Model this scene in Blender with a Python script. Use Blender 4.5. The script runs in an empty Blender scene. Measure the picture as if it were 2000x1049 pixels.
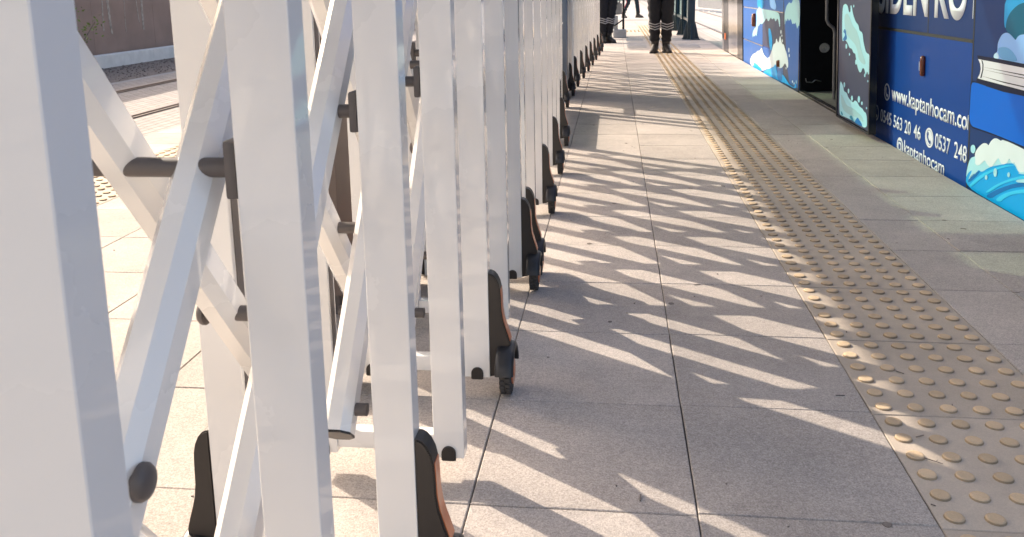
import bpy, bmesh, math, random, json
from mathutils import Vector, Matrix, Quaternion
random.seed(7)
S = bpy.context.scene
C = S.collection
R = math.radians
PI = math.pi

# ------------------------------------------------------------ camera, sky, sun, exposure
cam = bpy.data.objects.new('camera', bpy.data.cameras.new('camera'))
C.objects.link(cam)
cam.data.sensor_width = 36
cam.data.lens = 30.37
cam.data.shift_y = -0.1108
cam.data.clip_start = 0.02
cam.data.clip_end = 2000
_r = Vector((0.9931325599, 0.1157147503, -0.0172573163))
_u = Vector((-0.0048739046, 0.1882978771, 0.9820998699))
_f = Vector((-0.1168929574, 0.9752712474, -0.1875687354))
m = Matrix.Identity(4)
for i in range(3):
    m[i][0] = _r[i]; m[i][1] = _u[i]; m[i][2] = -_f[i]
m[0][3], m[1][3], m[2][3] = 0, 0, 0.8982
cam.matrix_world = m
cam.data.dof.use_dof = True
cam.data.dof.focus_distance = 2.6
cam.data.dof.aperture_fstop = 20
S.camera = cam

SUN = Vector((-1.27, 0.893, 1.0)).normalized()
w = bpy.data.worlds.new('World'); S.world = w; w.use_nodes = True
nt = w.node_tree
sky = nt.nodes.new('ShaderNodeTexSky'); sky.sky_type = 'NISHITA'; sky.sun_disc = False
sky.sun_elevation = math.asin(SUN.z); sky.sun_rotation = math.atan2(SUN.x, SUN.y)
sky.air_density = 1.0; sky.dust_density = 5.0; sky.ozone_density = 1.0
_m = nt.nodes.new('ShaderNodeMix'); _m.data_type = 'RGBA'; _m.blend_type = 'MULTIPLY'; _m.inputs['Factor'].default_value = 1
_m.inputs['B'].default_value = (1.0, 0.93, 0.86, 1)   # camera white balance
nt.links.new(sky.outputs[0], _m.inputs['A']); nt.links.new(_m.outputs['Result'], nt.nodes['Background'].inputs[0])
nt.nodes['Background'].inputs[1].default_value = 0.15
sun = bpy.data.objects.new('sun', bpy.data.lights.new('sun', 'SUN'))
C.objects.link(sun)
sun.data.energy = 2.6; sun.data.angle = R(0.42); sun.data.color = (1.0, 0.87, 0.72)
sun.rotation_euler = SUN.to_track_quat('Z', 'Y').to_euler()
S.view_settings.view_transform = 'Standard'
S.view_settings.look = 'None'
S.view_settings.gamma = 1
S.view_settings.exposure = 1.42
S.cycles.caustics_reflective = True
S.cycles.blur_glossy = 0.3
S.cycles.max_bounces = 10
S.cycles.transparent_max_bounces = 12

# ------------------------------------------------------------ materials
def srgb(r, g, b):
    f = lambda c: (c/255/12.92) if c/255 <= 0.04045 else ((c/255+0.055)/1.055)**2.4
    return (f(r), f(g), f(b), 1)
def mat(name, col, rough=0.5, metal=0.0, coat=0.0, noise=0.0, nscale=30, bump=0.0, bscale=200, coat_rough=0.08):
    mt = bpy.data.materials.new(name); mt.use_nodes = True
    n = mt.node_tree.nodes; l = mt.node_tree.links; p = n['Principled BSDF']
    if len(col) == 3: col = (*col, 1)
    p.inputs['Base Color'].default_value = col
    p.inputs['Roughness'].default_value = rough
    p.inputs['Metallic'].default_value = metal
    p.inputs['Coat Weight'].default_value = coat
    p.inputs['Coat Roughness'].default_value = coat_rough
    tc = n.new('ShaderNodeTexCoord')
    if name.startswith('v_') or name.startswith('bus_'): p.inputs['Specular IOR Level'].default_value = 0.12
    if noise > 0:
        nz = n.new('ShaderNodeTexNoise'); nz.inputs['Scale'].default_value = nscale; nz.inputs['Detail'].default_value = 6
        l.new(tc.outputs['Object'], nz.inputs['Vector'])
        mr = n.new('ShaderNodeMapRange'); mr.inputs['From Min'].default_value = 0.3; mr.inputs['From Max'].default_value = 0.7
        mr.inputs['To Min'].default_value = 1-noise; mr.inputs['To Max'].default_value = 1+noise*0.6
        l.new(nz.outputs['Fac'], mr.inputs['Value'])
        mx = n.new('ShaderNodeMix'); mx.data_type = 'RGBA'; mx.blend_type = 'MULTIPLY'; mx.inputs['Factor'].default_value = 1
        mx.inputs['A'].default_value = col
        l.new(mr.outputs[0], mx.inputs['B']); l.new(mx.outputs['Result'], p.inputs['Base Color'])
        mr2 = n.new('ShaderNodeMapRange'); mr2.inputs['To Min'].default_value = max(0.02, rough*0.8); mr2.inputs['To Max'].default_value = min(1, rough*1.25)
        l.new(nz.outputs['Fac'], mr2.inputs['Value']); l.new(mr2.outputs[0], p.inputs['Roughness'])
    if bump > 0:
        nb = n.new('ShaderNodeTexNoise'); nb.inputs['Scale'].default_value = bscale; nb.inputs['Detail'].default_value = 3
        l.new(tc.outputs['Object'], nb.inputs['Vector'])
        b = n.new('ShaderNodeBump'); b.inputs['Strength'].default_value = bump; b.inputs['Distance'].default_value = 0.002
        l.new(nb.outputs['Fac'], b.inputs['Height']); l.new(b.outputs[0], p.inputs['Normal'])
    return mt

def paving_mat(name, base, grain=330, contrast=0.35, stain=0.16, bump=0.6):
    mt = bpy.data.materials.new(name); mt.use_nodes = True
    n = mt.node_tree.nodes; l = mt.node_tree.links; p = n['Principled BSDF']
    tc = n.new('ShaderNodeTexCoord')
    def noise(sc, det, rgh=0.6):
        z = n.new('ShaderNodeTexNoise'); z.inputs['Scale'].default_value = sc; z.inputs['Detail'].default_value = det
        z.inputs['Roughness'].default_value = rgh; l.new(tc.outputs['Object'], z.inputs['Vector']); return z
    def mr(src, a, b, lo, hi):
        q = n.new('ShaderNodeMapRange'); q.inputs['From Min'].default_value = a; q.inputs['From Max'].default_value = b
        q.inputs['To Min'].default_value = lo; q.inputs['To Max'].default_value = hi; l.new(src, q.inputs['Value']); return q.outputs[0]
    def mul(a, b):
        q = n.new('ShaderNodeMath'); q.operation = 'MULTIPLY'; l.new(a, q.inputs[0]); l.new(b, q.inputs[1]); return q.outputs[0]
    g = noise(grain, 2, 0.75)
    v = n.new('ShaderNodeTexVoronoi'); v.inputs['Scale'].default_value = grain*0.7; l.new(tc.outputs['Object'], v.inputs['Vector'])
    s = noise(2.3, 5, 0.65); s2 = noise(14, 4, 0.7)
    at = n.new('ShaderNodeAttribute'); at.attribute_name = 'tone'
    sep = n.new('ShaderNodeSeparateColor'); l.new(v.outputs['Color'], sep.inputs[0])
    f = mul(mr(g.outputs['Fac'], 0.3, 0.7, 1-contrast, 1+contrast*0.7), mr(sep.outputs[0], 0, 1, 1-contrast*0.4, 1+contrast*0.35))
    f = mul(f, mr(s.outputs['Fac'], 0.35, 0.7, 1-stain, 1+stain*0.45))
    f = mul(f, mr(s2.outputs['Fac'], 0.3, 0.75, 1-stain*0.5, 1+stain*0.3))
    f = mul(f, at.outputs['Fac'])
    mx = n.new('ShaderNodeMix'); mx.data_type = 'RGBA'; mx.blend_type = 'MULTIPLY'; mx.inputs['Factor'].default_value = 1
    mx.inputs['A'].default_value = (*base, 1); l.new(f, mx.inputs['B']); l.new(mx.outputs['Result'], p.inputs['Base Color'])
    p.inputs['Roughness'].default_value = 0.85
    b = n.new('ShaderNodeBump'); b.inputs['Strength'].default_value = bump; b.inputs['Distance'].default_value = 0.0015
    l.new(g.outputs['Fac'], b.inputs['Height']); l.new(b.outputs[0], p.inputs['Normal'])
    return mt

M = {}
M['tile'] = paving_mat('granite_tile', (0.47, 0.42, 0.38), 300, 0.34)
M['tact'] = paving_mat('tactile_tile', (0.50, 0.425, 0.345), 420, 0.10, 0.14, 0.2)
M['grime'] = mat('grime', (0.20, 0.17, 0.15), 0.9, noise=0.4, nscale=80)
M['dome'] = paving_mat('tactile_dome', (0.62, 0.465, 0.30), 420, 0.08, 0.22, 0.15)
M['joint'] = mat('joint', (0.10, 0.085, 0.07), 0.95, noise=0.3, nscale=60)
M['kerbstone'] = mat('kerbstone', (0.48, 0.46, 0.43), 0.85, noise=0.15, nscale=20, bump=0.3)
M['road'] = mat('road', (0.33, 0.31, 0.29), 0.9, noise=0.22, nscale=4, bump=0.4, bscale=80)
M['white'] = mat('white_powder_coat', (0.80, 0.785, 0.765), 0.26, coat=0.9, noise=0.022, nscale=5, coat_rough=0.035, bump=0.012, bscale=30)
M['dark'] = mat('dark_plastic', (0.021, 0.017, 0.016), 0.42, noise=0.15, nscale=30)
M['grey'] = mat('grey_plastic', (0.10, 0.086, 0.083), 0.45, noise=0.1, nscale=40)
M['black'] = mat('black_plastic', (0.020, 0.019, 0.021), 0.38, noise=0.3, nscale=60)
M['rubber'] = mat('rubber', (0.060, 0.055, 0.052), 0.8, noise=0.3, nscale=120)
M['orange'] = mat('orange_reflector', (0.62, 0.16, 0.045), 0.32, noise=0.12, nscale=60, coat=0.4)
M['steel'] = mat('steel', (0.35, 0.36, 0.37), 0.3, metal=0.9, noise=0.1, nscale=20)
M['galv'] = mat('galvanised', (0.42, 0.43, 0.43), 0.45, metal=0.6, noise=0.15, nscale=15)
M['cabblue'] = mat('cabinet_steel', (0.16, 0.20, 0.27), 0.22, metal=0.5, noise=0.1, nscale=8)
M['brown'] = mat('brown_cladding', (0.155, 0.120, 0.105), 0.55, noise=0.12, nscale=5)
M['board'] = mat('brown_hoarding', (0.30, 0.205, 0.170), 0.6, noise=0.18, nscale=2.2, bump=0.3, bscale=14)
M['bark'] = mat('pale_bark_print', (0.40, 0.34, 0.29), 0.7, noise=0.5, nscale=16)
M['leaf'] = mat('leaf', (0.19, 0.25, 0.05), 0.6, noise=0.3, nscale=30)
M['soil'] = mat('soil', (0.22, 0.18, 0.16), 0.95, noise=0.5, nscale=30, bump=1, bscale=40)
M['conc'] = mat('concrete_slab', (0.36, 0.34, 0.335), 0.85, noise=0.22, nscale=2.5, bump=0.3)
M['whitekerb'] = mat('white_kerb', (0.78, 0.76, 0.74), 0.8, noise=0.1, nscale=6)
M['rail'] = mat('rail_steel', (0.16, 0.13, 0.12), 0.4, metal=0.7, noise=0.3, nscale=20)
M['green'] = mat('dark_green_paint', (0.018, 0.040, 0.045), 0.35, coat=0.3, noise=0.15, nscale=9)
M['navy'] = mat('navy_workwear', (0.006, 0.007, 0.012), 0.85, noise=0.3, nscale=25, bump=0.6, bscale=60)
M['boot'] = mat('black_boot', (0.018, 0.016, 0.015), 0.5, noise=0.3, nscale=60)
M['reflect'] = mat('reflective_tape', (0.30, 0.30, 0.31), 0.35, noise=0.1, nscale=60)
M['skin'] = mat('skin', (0.52, 0.32, 0.23), 0.55, noise=0.06, nscale=40)
M['hair'] = mat('hair', (0.02, 0.014, 0.01), 0.6, noise=0.3, nscale=90)
M['shirt'] = mat('dark_teal_cloth', (0.015, 0.03, 0.04), 0.85, noise=0.3, nscale=30)
M['redstripe'] = mat('red_stripe', (0.35, 0.05, 0.08), 0.7, noise=0.1, nscale=30)
M['whitecloth'] = mat('pale_cloth', (0.5, 0.55, 0.62), 0.8, noise=0.1, nscale=30)
# bus
def paint(name, col, rough=0.25): return mat(name, col, 0.42, coat=0.07, coat_rough=0.03, noise=0.05, nscale=3)
M['busblue'] = paint('bus_blue', (0.006, 0.055, 0.29))
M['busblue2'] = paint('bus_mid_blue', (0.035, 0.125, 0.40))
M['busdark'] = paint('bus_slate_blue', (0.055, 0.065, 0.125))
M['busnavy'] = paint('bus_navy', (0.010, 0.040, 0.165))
M['busblack'] = mat('bus_black', (0.006, 0.007, 0.010), 0.3, coat=0.5, noise=0.3, nscale=20)
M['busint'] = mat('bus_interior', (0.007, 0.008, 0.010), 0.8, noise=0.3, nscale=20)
M['seam'] = mat('seam_rubber', (0.02, 0.026, 0.032), 0.6, noise=0.2, nscale=40)
M['grey2'] = mat('grey_trim', (0.15, 0.15, 0.155), 0.5, noise=0.1, nscale=30)
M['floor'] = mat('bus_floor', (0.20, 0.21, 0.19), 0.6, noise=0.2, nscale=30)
M['silver'] = mat('polished_silver', (0.62, 0.60, 0.60), 0.12, metal=0.85, noise=0.05, nscale=4)
M['letter'] = mat('white_vinyl', (0.72, 0.78, 0.90), 0.55, noise=0.04, nscale=20)
M['amber'] = mat('amber_lens', (0.16, 0.035, 0.012), 0.25, coat=0.5, noise=0.2, nscale=60)
M['sky'] = paint('v_sky', (0.02, 0.30, 0.68)); M['teal'] = paint('v_teal', (0.006, 0.11, 0.21))
M['cloud'] = paint('v_cloud', (0.24, 0.45, 0.88)); M['cloud2'] = paint('v_cloud2', (0.13, 0.35, 0.68)); M['cloud3'] = paint('v_cloud3', (0.45, 0.68, 0.9))
M['ink'] = paint('v_ink', (0.008, 0.014, 0.045)); M['page'] = paint('v_page', (0.68, 0.72, 0.82)); M['cover'] = paint('v_cover', (0.002, 0.13, 0.68))
M['water'] = paint('v_water', (0.005, 0.36, 0.86)); M['foam'] = paint('v_foam', (0.66, 0.78, 0.88)); M['foam2'] = paint('v_foam2', (0.36, 0.70, 0.86))
M['foamt'] = paint('v_foam_teal', (0.34, 0.58, 0.68)); M['lite'] = paint('v_lite', (0.04, 0.55, 0.95)); M['deep'] = paint('v_deep', (0.006, 0.16, 0.50)); M['deep2'] = paint('v_deep2', (0.02, 0.30, 0.48))
M['blue2'] = paint('v_blue2', (0.02, 0.11, 0.42))
M['glass'] = mat('dark_window_glass', (0.012, 0.016, 0.018), 0.06, coat=1, noise=0.05, nscale=3)
def glass_mat(name, col, fac=0.9):
    mt = bpy.data.materials.new(name); mt.use_nodes = True
    n = mt.node_tree.nodes; l = mt.node_tree.links
    out = n['Material Output']; n.remove(n['Principled BSDF'])
    t = n.new('ShaderNodeBsdfTransparent'); t.inputs[0].default_value = (*col, 1)
    g = n.new('ShaderNodeBsdfGlossy'); g.inputs['Roughness'].default_value = 0.05; g.inputs[0].default_value = (0.8, 0.9, 0.85, 1)
    tc = n.new('ShaderNodeTexCoord'); nz = n.new('ShaderNodeTexNoise'); nz.inputs['Scale'].default_value = 3
    l.new(tc.outputs['Object'], nz.inputs['Vector'])
    mr = n.new('ShaderNodeMapRange'); mr.inputs['To Min'].default_value = 0.05; mr.inputs['To Max'].default_value = 0.14
    l.new(nz.outputs['Fac'], mr.inputs['Value'])
    x = n.new('ShaderNodeMixShader'); l.new(mr.outputs[0], x.inputs[0]); l.new(t.outputs[0], x.inputs[1]); l.new(g.outputs[0], x.inputs[2])
    l.new(x.outputs[0], out.inputs['Surface'])
    return mt
M['roofglass'] = glass_mat('tinted_roof_glass', (0.46, 0.57, 0.50))
M['clear'] = glass_mat('clear_glass', (0.62, 0.74, 0.74))

# ------------------------------------------------------------ mesh helpers
class MB:
    def __init__(s): s.bm = bmesh.new()
    def box(s, x0, x1, y0, y1, z0, z1, bev=0.0, rot=None, piv=None, seg=1):
        r = bmesh.ops.create_cube(s.bm, size=1)
        vs = r['verts']
        for v in vs:
            v.co = Vector(((x0+x1)/2+v.co.x*(x1-x0), (y0+y1)/2+v.co.y*(y1-y0), (z0+z1)/2+v.co.z*(z1-z0)))
        if bev > 0:
            es = list({e for v in vs for e in v.link_edges})
            q = bmesh.ops.bevel(s.bm, geom=es, offset=bev, segments=seg, affect='EDGES', profile=0.6)
            vs = list({v for f in q['faces'] for v in f.verts} | {v for v in vs if v.is_valid})
        if rot is not None:
            bmesh.ops.rotate(s.bm, verts=vs, cent=piv or (0, 0, 0), matrix=rot)
        return s
    def tube(s, p0, p1, r, n=14, r2=None, cap=True):
        p0 = Vector(p0); p1 = Vector(p1); d = p1-p0
        q = bmesh.ops.create_cone(s.bm, cap_ends=cap, segments=n, radius1=r, radius2=r if r2 is None else r2, depth=d.length)
        mm = Matrix.Translation((p0+p1)/2) @ d.to_track_quat('Z', 'Y').to_matrix().to_4x4()
        bmesh.ops.transform(s.bm, matrix=mm, verts=q['verts'])
        return s
    def prism(s, pts, axis, a, b):
        # pts 2D; axis 'x': (y,z), 'y': (x,z), 'z': (x,y)
        def P(p, t):
            return {'x': (t, p[0], p[1]), 'y': (p[0], t, p[1]), 'z': (p[0], p[1], t)}[axis]
        A = [s.bm.verts.new(P(p, a)) for p in pts]; B = [s.bm.verts.new(P(p, b)) for p in pts]
        fs = [s.bm.faces.new(A), s.bm.faces.new(B[::-1])]
        n = len(pts)
        for i in range(n): fs.append(s.bm.faces.new((A[i], B[i], B[(i+1) % n], A[(i+1) % n])))
        bmesh.ops.recalc_face_normals(s.bm, faces=fs)
        return s
    def sweep(s, prof, p0, p1, up):
        # closed profile (a,b) swept p0->p1, a along side, b along up
        p0 = Vector(p0); p1 = Vector(p1); d = (p1-p0).normalized(); up = Vector(up); sd = d.cross(up).normalized(); up = sd.cross(d).normalized()
        A = [s.bm.verts.new(p0+sd*a+up*b) for a, b in prof]; B = [s.bm.verts.new(p1+sd*a+up*b) for a, b in prof]
        fs = [s.bm.faces.new(A), s.bm.faces.new(B[::-1])]; n = len(prof)
        for i in range(n): fs.append(s.bm.faces.new((A[i], B[i], B[(i+1) % n], A[(i+1) % n])))
        bmesh.ops.recalc_face_normals(s.bm, faces=fs); return s
    def lathe(s, prof, c, axis='x', n=24):
        rings = []
        for k in range(n):
            t = 2*PI*k/n
            ring = []
            for a, r in prof:
                y, z = r*math.cos(t), r*math.sin(t)
                ring.append(s.bm.verts.new({'x': (c[0]+a, c[1]+y, c[2]+z), 'z': (c[0]+y, c[1]+z, c[2]+a), 'y': (c[0]+y, c[1]+a, c[2]+z)}[axis]))
            rings.append(ring)
        fs = []
        for k in range(n):
            A, B = rings[k], rings[(k+1) % n]
            for i in range(len(prof)-1):
                fs.append(s.bm.faces.new((A[i], A[i+1], B[i+1], B[i])))
        bmesh.ops.remove_doubles(s.bm, verts=[v for q in rings for v in q], dist=1e-6)
        fs = [f for f in fs if f.is_valid]
        bmesh.ops.recalc_face_normals(s.bm, faces=fs); return s
    def mesh(s, name, m, smooth=None):
        me = bpy.data.meshes.new(name); s.bm.normal_update()
        if smooth:
            for f in s.bm.faces: f.smooth = True
            for e in s.bm.edges:
                if len(e.link_faces) == 2 and e.calc_face_angle(0) > R(smooth): e.smooth = False
        s.bm.to_mesh(me); s.bm.free()
        for q in (m if isinstance(m, (list, tuple)) else [m]): me.materials.append(M[q])
        return me
    def build(s, name, m, parent=None, smooth=None, loc=None):
        o = bpy.data.objects.new(name, s.mesh(name, m, smooth)); C.objects.link(o)
        if parent: o.parent = parent
        if loc: o.location = loc
        return o
def inst(name, me, parent, loc=(0, 0, 0), rz=0, sx=1):
    o = bpy.data.objects.new(name, me); C.objects.link(o); o.parent = parent; o.location = loc; o.rotation_euler.z = rz
    if sx != 1: o.scale.x = sx
    return o
def thing(name, label, cat, loc=(0, 0, 0), rz=0, group=None):
    o = bpy.data.objects.new(name, None); C.objects.link(o); o.location = loc; o.rotation_euler.z = rz
    o.empty_display_size = 0.1
    tag(o, label, cat, group); return o
def tag(o, label, cat, group=None):
    o['label'] = label; o['category'] = cat
    if group: o['group'] = group
    return o
def struct(o): o['kind'] = 'structure'; return o

# ------------------------------------------------------------ ground
def sheet(name, x0, x1, y0, y1, z, m):
    b = MB(); q = b.bm
    q.faces.new([q.verts.new(p) for p in ((x0, y0, z), (x1, y0, z), (x1, y1, z), (x0, y1, z))])
    return struct(b.build(name, m))
sheet('road', -400, 400, -200, 900, -0.30, 'road')
sheet('track_concrete', -8.2, -4.95, -10, 60, -0.296, 'conc')
sheet('verge_soil', -8.6, -7.05, -10, 60, -0.292, 'soil')
b = MB()   # stones in the soil verge
for i in range(1900):
    x = random.uniform(-8.55, -7.1); y = random.uniform(7, 24); r = random.uniform(0.006, 0.017)
    q = bmesh.ops.create_icosphere(b.bm, subdivisions=1, radius=r)
    for v in q['verts']: v.co = Vector((v.co.x*random.uniform(.7, 1.4)+x, v.co.y+y, v.co.z*.7-0.285))
o = b.build('gravel', 'soil'); o['kind'] = 'stuff'; tag(o, 'loose dark stones and soil along the white kerb beyond the tram track', 'gravel')
# cobbled track bed between platform and the rails: rows of setts with dark joints
def brick_mat(name, c1, c2, mortar, sx, sy, off=0.5):
    mt = bpy.data.materials.new(name); mt.use_nodes = True
    n = mt.node_tree.nodes; l = mt.node_tree.links; p = n['Principled BSDF']; p.inputs['Roughness'].default_value = 0.85
    tc = n.new('ShaderNodeTexCoord'); mp = n.new('ShaderNodeMapping'); mp.inputs['Rotation'].default_value[2] = R(90)
    l.new(tc.outputs['Object'], mp.inputs[0])
    br = n.new('ShaderNodeTexBrick'); br.inputs['Scale'].default_value = 1; br.inputs['Brick Width'].default_value = sx; br.inputs['Row Height'].default_value = sy
    br.inputs['Mortar Size'].default_value = 0.006; br.inputs['Color1'].default_value = (*c1, 1); br.inputs['Color2'].default_value = (*c2, 1); br.inputs['Mortar'].default_value = (*mortar, 1)
    br.offset = off
    l.new(mp.outputs[0], br.inputs['Vector']); l.new(br.outputs['Color'], p.inputs['Base Color'])
    b = n.new('ShaderNodeBump'); b.inputs['Strength'].default_value = 0.6; b.inputs['Distance'].default_value = 0.004; b.invert = True
    l.new(br.outputs['Fac'], b.inputs['Height']); l.new(b.outputs[0], p.inputs['Normal'])
    return mt
M['setts'] = brick_mat('setts', (0.36, 0.32, 0.29), (0.30, 0.27, 0.25), (0.12, 0.10, 0.09), 0.20, 0.10)
M['slabs'] = brick_mat('slabs', (0.40, 0.38, 0.36), (0.36, 0.34, 0.33), (0.17, 0.15, 0.14), 1.2, 0.6)
sheet('track_setts', -6.9, -3.0, -10, 60, -0.290, 'setts')
sheet('far_street_paving', 2.3, 14, 14, 90, -0.294, 'slabs')
sheet('far_crossing_paving', -6, 2.0, 33.5, 90, -0.290, 'slabs')
b = MB()
for x in (-4.83, -6.27):
    b.box(x-0.035, x+0.035, -10, 60, -0.289, -0.270); b.box(x+0.075, x+0.10, -10, 60, -0.289, -0.276)
struct(b.build('tram_rails', 'rail'))
b = MB()
for x in (2.75, 4.19): b.box(x-0.035, x+0.035, 14, 90, -0.293, -0.272)
struct(b.build('far_tram_rails', 'rail'))

# platform body and its tiles
COLS = [(-3.052+0.4*i, -3.052+0.4*(i+1)) for i in range(7)]
COLS += [(-0.252, 0.148), (0.148, 0.548), (0.548, 0.948), (0.948, 1.170), (1.170, 1.558)]
Y0 = 1.379-0.4*6; NR = 63
b = MB(); b.box(-3.06, 1.560, Y0-0.02, Y0+0.4*NR+0.02, -0.30, -0.006)
struct(b.build('platform_base', 'joint'))
LAT = {}
def tiles():
    T = bmesh.new(); lt = T.loops.layers.float_color.new('tone')
    K = bmesh.new(); lk = K.loops.layers.float_color.new('tone')
    D = bmesh.new(); ld = D.loops.layers.float_color.new('tone')
    def tile(bm, lay, x0, x1, y0, y1, h, tone):
        g = 0.0012; e = 0.0018
        x0 += g+random.uniform(-.0006, .0006); x1 -= g+random.uniform(-.0006, .0006); y0 += g+random.uniform(-.0008, .0008); y1 -= g+random.uniform(-.0008, .0008)
        a = random.uniform(-.0012, .0012); cx, cy = (x0+x1)/2, (y0+y1)/2
        tz = [random.uniform(-.0005, .0005) for _ in range(4)]
        def V(x, y, z): return bm.verts.new((cx+(x-cx)-(y-cy)*a, cy+(y-cy)+(x-cx)*a, z))
        o = [V(x0, y0, h-.006), V(x1, y0, h-.006), V(x1, y1, h-.006), V(x0, y1, h-.006)]
        o2 = [V(x0, y0, h-e), V(x1, y0, h-e), V(x1, y1, h-e), V(x0, y1, h-e)]
        i = [V(x0+e, y0+e, h+tz[0]), V(x1-e, y0+e, h+tz[1]), V(x1-e, y1-e, h+tz[2]), V(x0+e, y1-e, h+tz[3])]
        fs = [bm.faces.new(i)]
        for k in range(4):
            j = (k+1) % 4
            fs.append(bm.faces.new((o2[k], o2[j], i[j], i[k]))); fs.append(bm.faces.new((o[k], o[j], o2[j], o2[k])))
        for f in fs:
            for L in f.loops: L[lay] = (tone, tone, tone, 1)
    def dome(x, y, h, n, tone):
        rr = [(0.0175, 0.0), (0.0164, 0.0038), (0.0150, 0.0052), (0.0120, 0.0056)]
        wx = 1+random.uniform(-.03, .03); dx = random.uniform(-.0008, .0008)
        wear = random.uniform(0.8, 1.0)
        rings = [[D.verts.new((x+dx+r*wx*math.cos(2*PI*k/n), y+r*math.sin(2*PI*k/n), h+z*wear)) for k in range(n)] for r, z in rr]
        fs = [D.faces.new(rings[-1])]
        shade_grime = []
        for q, (a, c) in enumerate(zip(rings, rings[1:])):
            for k in range(n):
                f = D.faces.new((a[k], a[(k+1) % n], c[(k+1) % n], c[k])); f.smooth = q > 0
                (shade_grime if q == 0 else fs).append(f)
        for f in fs:
            for L in f.loops: L[ld] = (tone, tone, tone, 1)
        for f in shade_grime:
            for L in f.loops: L[ld] = (tone*.62, tone*.60, tone*.58, 1)  # steep dome sides toned darker: contact shade and grime put into the colour
    for ci, (x0, x1) in enumerate(COLS):
        off = random.uniform(-.004, .004)
        tac = ci in (1, 9)
        for r in range(NR):
            y0 = Y0+0.4*r+off; y1 = y0+0.4; h = random.uniform(-.0006, .0006)
            tone = random.gauss(1, 0.055)
            lat = 13.2 < (y0+y1)/2 < 14.2 and ci in (8, 9, 10)
            if tac and -1 < y0 < 21 and not (ci == 1 and y0 > 12):
                tile(K, lk, x0, x1, y0, y1, h, tone*random.uniform(.95, 1.03))
                n = 16 if y0 < 3 else (10 if y0 < 7 else 7)
                tn = random.gauss(1, .05)
                for a in range(6):
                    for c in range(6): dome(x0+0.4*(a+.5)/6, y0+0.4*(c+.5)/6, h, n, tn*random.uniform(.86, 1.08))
            elif ci in (8, 10) and 17.9 < y0 < 18.8:
                tile(K, lk, x0, x1, y0, y1, h, tone)
                for a in range(5):
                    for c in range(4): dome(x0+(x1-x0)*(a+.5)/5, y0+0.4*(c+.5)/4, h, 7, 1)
            else:
                tile(T, lt, x0, x1, y0, y1, h, tone)
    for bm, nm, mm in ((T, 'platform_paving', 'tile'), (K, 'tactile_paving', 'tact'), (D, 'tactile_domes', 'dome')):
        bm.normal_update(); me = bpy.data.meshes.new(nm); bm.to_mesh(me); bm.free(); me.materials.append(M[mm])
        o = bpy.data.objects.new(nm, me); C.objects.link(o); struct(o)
tiles()
# guide bars laid across the platform at the shelter
b = MB()
for y in (13.35, 13.75, 15.1, 15.5):
    for k in range(5):
        for x in (0.2, 0.6, 1.0): b.box(x, x+0.30, y+0.07*k, y+0.07*k+0.03, -0.001, 0.005, bev=0.002)
struct(b.build('guide_bars', 'kerbstone'))
# debris: twigs, specks on the paving
b = MB()
for i in range(170):
    y = 1.0+random.random()**1.6*8; x = random.uniform(-0.2, 1.55) if random.random() < .75 else random.uniform(-3, -.7)
    a = random.uniform(0, PI); L = random.choice((.0015, .002, .003, .004, .010)); wd = random.uniform(.0006, .0014)
    b.box(x-L, x+L, y-wd, y+wd, 0.0008, 0.0008+wd*1.5, rot=Matrix.Rotation(a, 3, 'Z'), piv=(x, y, 0))
for i in range(26):   # flattened gum and small stains
    y = 1.1+random.random()**1.3*7; x = random.uniform(-.15, 1.5); rr = random.uniform(.004, .010); n = 9
    if .53 < x < .96: continue
    b.prism([(x+rr*random.uniform(.7, 1.15)*math.cos(2*PI*k/n), y+rr*random.uniform(.7, 1.15)*math.sin(2*PI*k/n)) for k in range(n)], 'z', .0006, .0014)
o = b.build('paving_grit', 'grime'); o['kind'] = 'stuff'; tag(o, 'tiny dark grit and twig bits scattered over the paving', 'grit')
# the twig lying by the tactile strip
b = MB(); b.tube((0.596, 1.598, 0.003), (0.622, 1.580, 0.003), 0.0012, 6, 0.0008); b.tube((0.612, 1.587, 0.003), (0.618, 1.594, 0.003), 0.0008, 6, 0.0004)
tag(b.build('twig', 'soil'), 'short dark twig lying where the plain paving meets the yellow tactile tiles', 'twig')

# ------------------------------------------------------------ left background
o = MB().box(-8.80, -8.60, -5, 60, -0.30, -0.07, bev=0.01)
for y in range(-5, 60): o.box(-8.599, -8.5975, y+0.42, y+0.425, -0.30, -0.07)
o = o.build('kerb_wall', 'whitekerb'); tag(o, 'long white kerb wall at the foot of the brown hoarding', 'kerb wall')
t = thing('hoarding', 'long brown board hoarding with pale birch trunks printed on it, behind the tram track', 'hoarding', (-8.86, 0, -0.3))
b = MB()
for y in range(-2, 46, 2): b.box(-0.03, 0.0, y*1.0+0.002, y*1.0+1.998, 0.0, 2.6)
b.build('board', 'board', t)
for (y, wd, z0, ln) in ((13.35, .055, .46, -.02), (14.55, .075, .54, -.05), (14.30, .035, .60, .05), (15.60, .07, .58, .03), (15.48, .03, .70, -.05), (15.0, .025, .56, .03), (17.2, .06, .5, .02), (12.6, .06, .5, 0), (18.9, .07, .5, 0)):
    b = MB(); pts = []
    zs = [z0+k*(2.55-z0)/10 for k in range(11)]
    L = [(y-wd/2+ln*k/3+random.uniform(-.008, .008), z) for k, z in enumerate(zs)]; Rr = [(y+wd/2+ln*k/3+random.uniform(-.008, .008), z) for k, z in enumerate(zs)]
    L[0] = (y-wd*.3, z0+random.uniform(0, .03)); 
    b.prism(L+Rr[::-1], 'x', 0.0005, 0.003)
    b.build('printed_trunk', 'bark', t)
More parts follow.
